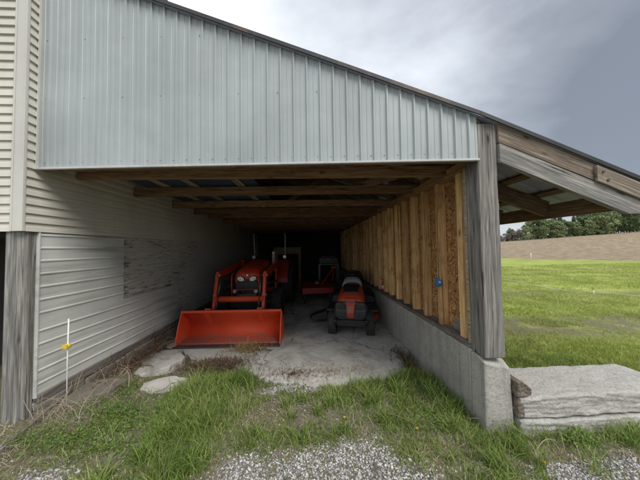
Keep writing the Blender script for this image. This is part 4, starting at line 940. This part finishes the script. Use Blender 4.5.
cx_, cy_ = strew(900, (-1.75, 2.95, -0.5, 1.28), lambda x, y: np.clip(tall_d(x, y) * 1.1 + .10 * (1 - gravel_d(x, y)) + .02, 0, 1))
bx_, by_, bh_ = [], [], []
for a_, b_ in zip(cx_, cy_):
    k_ = int(rng.uniform(25, 70)); rr_ = rng.uniform(.015, .05); hh_ = rng.uniform(.08, .23)
    bx_.append(a_ + rng.normal(0, rr_, k_)); by_.append(b_ + rng.normal(0, rr_, k_)); bh_.append(hh_ * rng.uniform(.5, 1.05, k_))
x, y, h = np.concatenate(bx_), np.concatenate(by_), np.concatenate(bh_); k = ~blocked(x, y); x, y, h = x[k], y[k], h[k]
blades('grass_clumps', 'blade', x, y, h, rng.uniform(.004, .0085, len(x)), (.25, 1.05), 'ragged taller grass clumps along the broken slab edge')
# leafy ground cover: small three-part leaves
def leaves(name, x, y, hmax, size, label):
    n = len(x); z = gz(x, y) + rng.uniform(.01, 1, n) * hmax; a = rng.uniform(0, 2 * np.pi, n); t = rng.uniform(-.7, .7, n); t2 = rng.uniform(-.7, .7, n); s = rng.uniform(.6, 1.2, n) * size
    V = []; 
    ux = np.stack([np.cos(a), np.sin(a), t], 1); vx = np.stack([-np.sin(a), np.cos(a), t2], 1); c = np.stack([x, y, z], 1)
    P = np.stack([c - ux * s[:, None], c + vx * s[:, None] * .45 - ux * s[:, None] * .2, c + vx * s[:, None] * .38 + ux * s[:, None] * .6, c + ux * s[:, None], c - vx * s[:, None] * .38 + ux * s[:, None] * .6, c - vx * s[:, None] * .45 - ux * s[:, None] * .2], 1)
    me = bpy.data.meshes.new(name); me.from_pydata(P.reshape(-1, 3).tolist(), [], (np.arange(n)[:, None] * 6 + np.arange(6)).tolist()); me.materials.append(M['leaf'])
    o = bpy.data.objects.new(name, me); col.objects.link(o); return tag(o, label, None, None, 'stuff')
x, y = strew(240000, (-2.9, 3.4, -0.6, 1.6), mat_d)
leaves('clover', x, y, 0.085, 0.0085, 'low leafy clover mats by the left bank and under the granite slab')
# hay in front of the bucket
def hay(n, cx, cy, rx, ry, hh, name, mat, label, ln=(.06, .2), wd=.0035):
    mb = MB(); r = random.Random(n)
    for _ in range(n):
        a = r.uniform(0, 6.283); q = abs(r.gauss(0, .55)); px, py = cx + math.cos(a) * q * rx, cy + math.sin(a) * q * ry
        l = r.uniform(*ln); b = r.uniform(0, 6.283); z0 = max(0.004, r.uniform(0, hh) * max(0, 1 - q)); rise = r.uniform(-.2, .75)
        p0 = Vector((px, py, z0 + 0.004)); d = Vector((math.cos(b), math.sin(b), rise)).normalized() * l
        mid = p0 + d * .5 + Vector((r.uniform(-.01, .01), r.uniform(-.01, .01), r.uniform(0, .03)))
        p1 = p0 + d; p1.z = max(p1.z, .004); s = Vector((-math.sin(b), math.cos(b), 0)) * wd * .5
        mb.add([p0 - s, p0 + s, mid + s, mid - s, p1], [(0, 1, 2, 3), (3, 2, 4)])
    o = mb.build(name, mat, recalc=False); return tag(o, label, None, None, 'stuff')
hay(420, -0.98, 1.72, .34, .15, .12, 'hay', 'hay', 'small heap of yellow hay on the slab in front of the bucket')
hay(2600, -1.25, 1.30, .5, .2, .035, 'leaf_litter', 'vine', 'brown dead litter on the soil before the bucket', (.02, .09), .006)
hay(500, 1.3, 1.3, .16, .5, .03, 'stem_litter', 'vine', 'brown dead litter in the corner below the concrete wall', (.02, .1), .005)
hay(650, 0.25, 1.02, 1.3, .32, .004, 'slab_litter', 'straw', 'thin scatter of dry straw bits on the front of the slab', (.015, .07), .003)
hay(500, -0.2, 1.0, .9, .28, .003, 'dirt_crumbs', 'vine', 'scatter of brown bits and crumbs on the cracked slab', (.008, .03), .006)
# tangle of dead vines along the tin wall
mb = MB(); r = random.Random(4)
for _ in range(230):
    py = r.uniform(.75, 2.1); p = Vector((-2.40 + r.uniform(0, .18), py, r.uniform(.02, .12))); pts = [p]
    d = Vector((r.uniform(-.3, .6), r.uniform(-1, 1), r.uniform(.1, 1))).normalized()
    for k in range(6):
        d = (d + Vector((r.uniform(-.5, .5), r.uniform(-.5, .5), r.uniform(-.55, .2)))).normalized(); p = p + d * r.uniform(.03, .07)
        if p.x < -2.425: p.x = -2.42
        p.z = max(p.z, .03); pts.append(p.copy())
    mb.tube(pts, [.0035, .003, .003, .0025, .002, .002, .001], 4, False)
tag(mb.build('dead_vines', 'vine', recalc=False), 'tangle of brown dead vines heaped along the tin wall', None, None, 'stuff')
mb = MB()
for _ in range(26):
    px, py = r.uniform(-2.45, -1.9), r.uniform(.1, .8); p = Vector((px, py, .1)); pts = [p]; d = Vector((r.uniform(-.4, .4), r.uniform(-.4, .4), 1)).normalized()
    for k in range(6): d = (d + Vector((r.uniform(-.3, .3), r.uniform(-.3, .3), -.12))).normalized(); p = p + d * .05; pts.append(p.copy())
    mb.tube(pts, [.003, .003, .0025, .0025, .002, .0015, .001], 4, False)
for (ax, ay), (bx2, by2), hh in (((1.35, .1), (1.75, -.16), .06), ((-2.2, .35), (-1.95, .7), .2), ((2.0, -.1), (1.85, -.3), .08), ((.55, .2), (.9, .05), .05), ((1.6, -.3), (1.9, -.2), .07)):
    pts = [Vector((ax + (bx2 - ax) * t, ay + (by2 - ay) * t, .02 + hh * math.sin(math.pi * t) + .05 * (ax < -2))) for t in np.linspace(0, 1, 9)]
    mb.tube(pts, .003, 5)
tag(mb.build('dead_stems', 'straw', recalc=False), 'pale dry stalks standing and arching over the grass', None, None, 'stuff')
# dandelions
for px, py, lab in ((0.885, 0.0, 'yellow dandelion in the grass at the edge of the gravel'), (0.30, 0.16, 'small yellow flower in the thin grass before the mower'), (1.62, -0.36, 'yellow dandelion in grass below the concrete wall end')):
    d_ = thing('dandelion', (px, py, float(gz(px, py))), lab, 'flower', 'yellow dandelions', rz=0.0)
    MB().tube([(0, 0, 0), (.004, .002, .03), (.002, 0, .05)], .0016, 5).build('stem', 'leaf', d_)
    mb = MB()
    for k in range(26):
        a = k * 2.4; rr = .012 * math.sqrt((k + 1) / 26); mb.beam((.002, 0, .05), (.002 + math.cos(a) * rr, math.sin(a) * rr, .056 + .004 * (1 - k / 26)), .003, .001)
    mb.build('flower_head', 'yellow', d_, recalc=False)
# gravel stones
def ico(seed):
    bm = bmesh.new(); bmesh.ops.create_icosphere(bm, subdivisions=1, radius=1); rg = np.random.default_rng(seed)
    v = np.array([list(q.co) for q in bm.verts]) * rg.uniform(.7, 1.25, (12, 1)) * np.array([1, .8, .62]); f = np.array([[q.index for q in t.verts] for t in bm.faces]); bm.free(); return v, f
protos = [ico(s) for s in range(6)]
def scatter_stones(x, y, s, name, label):
    n = len(x); z = gz(x, y) + s * .25; V = []; F = []; o = 0
    a = rng.uniform(0, 6.283, n); tl = rng.uniform(-.6, .6, n)
    for k in range(6):
        i = np.where(np.arange(n) % 6 == k)[0]; v, f = protos[k]
        ca, sa, ct, st_ = np.cos(a[i]), np.sin(a[i]), np.cos(tl[i]), np.sin(tl[i])
        x1 = v[None, :, 0] * ct[:, None] - v[None, :, 2] * st_[:, None]; z1 = v[None, :, 0] * st_[:, None] + v[None, :, 2] * ct[:, None]; y1 = np.repeat(v[None, :, 1], len(i), 0)
        xx = (x1 * ca[:, None] - y1 * sa[:, None]) * s[i][:, None] + x[i][:, None]; yy = (x1 * sa[:, None] + y1 * ca[:, None]) * s[i][:, None] + y[i][:, None]; zz = z1 * s[i][:, None] + z[i][:, None]
        V.append(np.stack([xx, yy, zz], 2).reshape(-1, 3)); F.append((f[None] + (np.arange(len(i)) * 12)[:, None, None] + o).reshape(-1, 3)); o += len(i) * 12
    me = bpy.data.meshes.new(name); me.from_pydata(np.concatenate(V).tolist(), [], np.concatenate(F).tolist()); me.materials.append(M['gravel'])
    ob = bpy.data.objects.new(name, me); col.objects.link(ob); return tag(ob, label, None, None, 'stuff')
x, y = strew(110000, (-2.6, 3.2, -0.75, 0.9), lambda x, y: np.clip(gravel_d(x, y), .03, 1))
scatter_stones(x, y, rng.uniform(.003, .0092, len(x)) * np.where(rng.uniform(0, 1, len(x)) < .06, 1.5, 1), 'gravel', 'pale crushed stone gravel in front of the shed')
# pasture grass
def past_d(x, y):
    n = hash_noise(x, y, 0.5, 41) * .6 + hash_noise(x, y, 1.7, 42) * .4
    bare = np.exp(-((y - 2.1) / .6) ** 2) * (hash_noise(x, y, .6, 43) > .25)
    return np.clip((n - .22) * 2.2, .05, 1) * (1 - .93 * bare)
def near_first(n, box, dens):
    u = rng.uniform(0, 1, n) ** 2.0; y = box[2] + (box[3] - box[2]) * u; x = rng.uniform(0, 1, n); x = 1.8 + x * (2.0 + (y + 2) * 1.75)
    k = rng.uniform(0, 1, n) < dens(x, y); x, y = x[k], y[k]; k = ~blocked(x, y); return x[k], y[k]
x, y = near_first(200000, (0, 0, 0.44, 15), past_d); s = 1 + np.clip(y / 8, 0, 1.6)
blades('pasture_grass', 'field_blade', x, y, rng.uniform(.025, .075, len(x)) * (0.8 + .3 * s), rng.uniform(.005, .009, len(x)) * s, (.3, 1.1), 'short green pasture grass behind the granite slab')
# fence rope and posts
fe = thing('electric_fence', (7.6, 6.9, 0), 'white electric fence rope sagging low across the green pasture', 'fence')
pts = [Vector((7.3 + t * 1.6, 7.6 - t * 5.2, .12 + .03 * math.sin(t * 9))) for t in np.linspace(-.5, 1.6, 24)]
for p in pts: p.z = float(gz(p.x, p.y)) + .10 + .05 * math.sin(p.y * 2.1)
MB().tube(pts, .0055, 6).build('rope', 'white', fe)
for k in (0, 12, 23):
    p = pts[k]; MB().tube([(p.x, p.y, float(gz(p.x, p.y)) - .05), (p.x, p.y, p.z + .04)], .012, 6).build('peg', 'white', fe)
fp = thing('fence_post', (20.0, 18.3, 0), 'single thin white step-in post standing at the edge of the brown field', 'fence post')
z0 = float(gz(20.0, 18.3))
MB().tube([(20.0, 18.3, z0), (20.0, 18.3, z0 + 0.8)], .018, 8).build('rod', 'white', fp)
MB().box((19.96, 18.28, z0 + .62), (20.04, 18.32, z0 + .66)).build('clip', 'white', fp)

# ------------------------------------------------------------------ far trees
def make_tree(kind, seed):
    r = np.random.default_rng(seed); P = []
    if kind == 'conifer':
        H_, n = 12.0, 2400
        for _ in range(n):
            t = r.uniform(.02, 1); layer = (t * 13) % 1; rad = (1 - t) ** .8 * 2.7 * (1 - .45 * layer) * r.uniform(.35, 1.05); a = r.uniform(0, 6.283)
            P.append((math.cos(a) * rad, math.sin(a) * rad, H_ * t - .2 * rad, r.uniform(.18, .42)))
    else:
        H_ = {'pale': 8.5, 'mid': 9.5, 'brush': 5.0}[kind]
        cl = []
        for _ in range(24 if kind != 'brush' else 14):
            t = r.uniform(.08, 1); a = r.uniform(0, 6.283); q = r.uniform(.2, 1) * 2.9 * math.sin(math.pi * min(.95, t * .8 + .1)); cl.append((math.cos(a) * q, math.sin(a) * q, H_ * t * .86, r.uniform(.7, 1.4)))
        for c in cl:
            for _ in range(75 if kind != 'brush' else 50):
                d = r.normal(0, 1, 3); d /= np.linalg.norm(d) + 1e-6; q = c[3] * r.uniform(.5, 1.05)
                P.append((c[0] + d[0] * q, c[1] + d[1] * q, max(.2, c[2] + d[2] * q * .8), r.uniform(.16, .36)))
    mb = MB()
    for x, y, z, s in P:
        n1 = Vector(r.normal(0, 1, 3)).normalized(); u = n1.orthogonal().normalized() * s; w = n1.cross(u).normalized() * s * .7; c = Vector((x, y, z))
        if kind == 'conifer': u = Vector((x, y, -.5)).normalized() * s * 1.3 if (x or y) else u; w = u.cross(Vector((0, 0, 1))).normalized() * s * .5
        mb.add([c - u, c - w, c + u, c + w], [(0, 1, 2, 3)])
    tk = MB().tube([(0, 0, -.3), (.05, 0, H_ * .3), (0, .05, H_ * .85)], [.22, .16, .04], 8)
    if kind != 'conifer':
        for k in range(6):
            a = k * 1.05; z = H_ * (.22 + .07 * k); tk.tube([(0, 0, z), (math.cos(a) * .9, math.sin(a) * .9, z + .8), (math.cos(a) * 1.8, math.sin(a) * 1.8, z + 1.3)], [.09, .06, .02], 5)
    return mb, tk
MATS = {'conifer': 'conifer', 'pale': 'pale_leaf', 'mid': 'mid_leaf', 'brush': 'brush'}
ORD = ['first', 'second', 'third', 'fourth', 'fifth', 'sixth', 'seventh', 'eighth', 'ninth', 'tenth', 'eleventh', 'twelfth', 'thirteenth', 'fourteenth', 'fifteenth', 'sixteenth', 'seventeenth', 'eighteenth', 'nineteenth', 'twentieth']
DESC = {'conifer': ('dark_spruce', 'dark pointed spruce beyond the brown field, {} spruce counting from the corner post', 'dark spruces beyond the field'), 'pale': ('pale_tree', 'light green bushy tree beyond the brown field, {} pale tree from the corner post', 'pale green trees beyond the field'),
        'mid': ('green_tree', 'mid green rounded tree beyond the brown field, {} such tree from the corner post', 'mid green trees beyond the field'), 'brush': ('bare_brush', 'bare grey brown brush at the field edge, {} clump from the corner post', 'bare brush beyond the field')}
meshes = {}
def tree(kind, var, xx, yy, s, rz, count):
    nm, lab, grp = DESC[kind]
    z = float(gz(xx, yy)); t = thing(nm, (xx, yy, z), lab.format(ORD[count]), 'tree' if kind != 'brush' else 'shrub', grp, rz=rz); t.scale = (s, s, s * random.uniform(.9, 1.1))
    if (kind, var) not in meshes:
        c, k = make_tree(kind, 100 + var + 10 * len(kind))
        co = c.build('crown', MATS[kind], t, recalc=False); ko = k.build('trunk', 'bark', t); meshes[(kind, var)] = (co, ko); return t
    for o in meshes[(kind, var)]:
        c = o.copy(); col.objects.link(c); c.parent = t; c.matrix_parent_inverse = Matrix()
    return t
random.seed(31)
cnt = {k: 0 for k in DESC}
for i in range(44):
    px = 498 + i * 4.0 + random.uniform(-1.5, 1.5)
    tt = i / 43
    if px < 524: kind = 'brush' if i % 3 else 'mid'
    else: kind = random.choices(['pale', 'mid', 'conifer'], [.34, .22, .44])[0]
    if cnt[kind] >= 20: kind = 'mid'
    D = random.uniform(98, 112) + (6 if kind == 'conifer' else 0)
    ang_ = math.atan((px - 320) / 236) + R(2.9)
    cx, cy = math.sin(ang_) * D / math.cos(ang_ - R(2.9)), -1.98 + math.cos(ang_) * D / math.cos(ang_ - R(2.9))
    s = random.uniform(.5, 1.2) * (.92 + .62 * tt) * (1.0 if kind != 'conifer' else random.choice([.9, 1.1, 1.45]))
    tree(kind, random.randrange(2), cx, cy, s, random.uniform(0, 6.28), cnt[kind]); cnt[kind] += 1
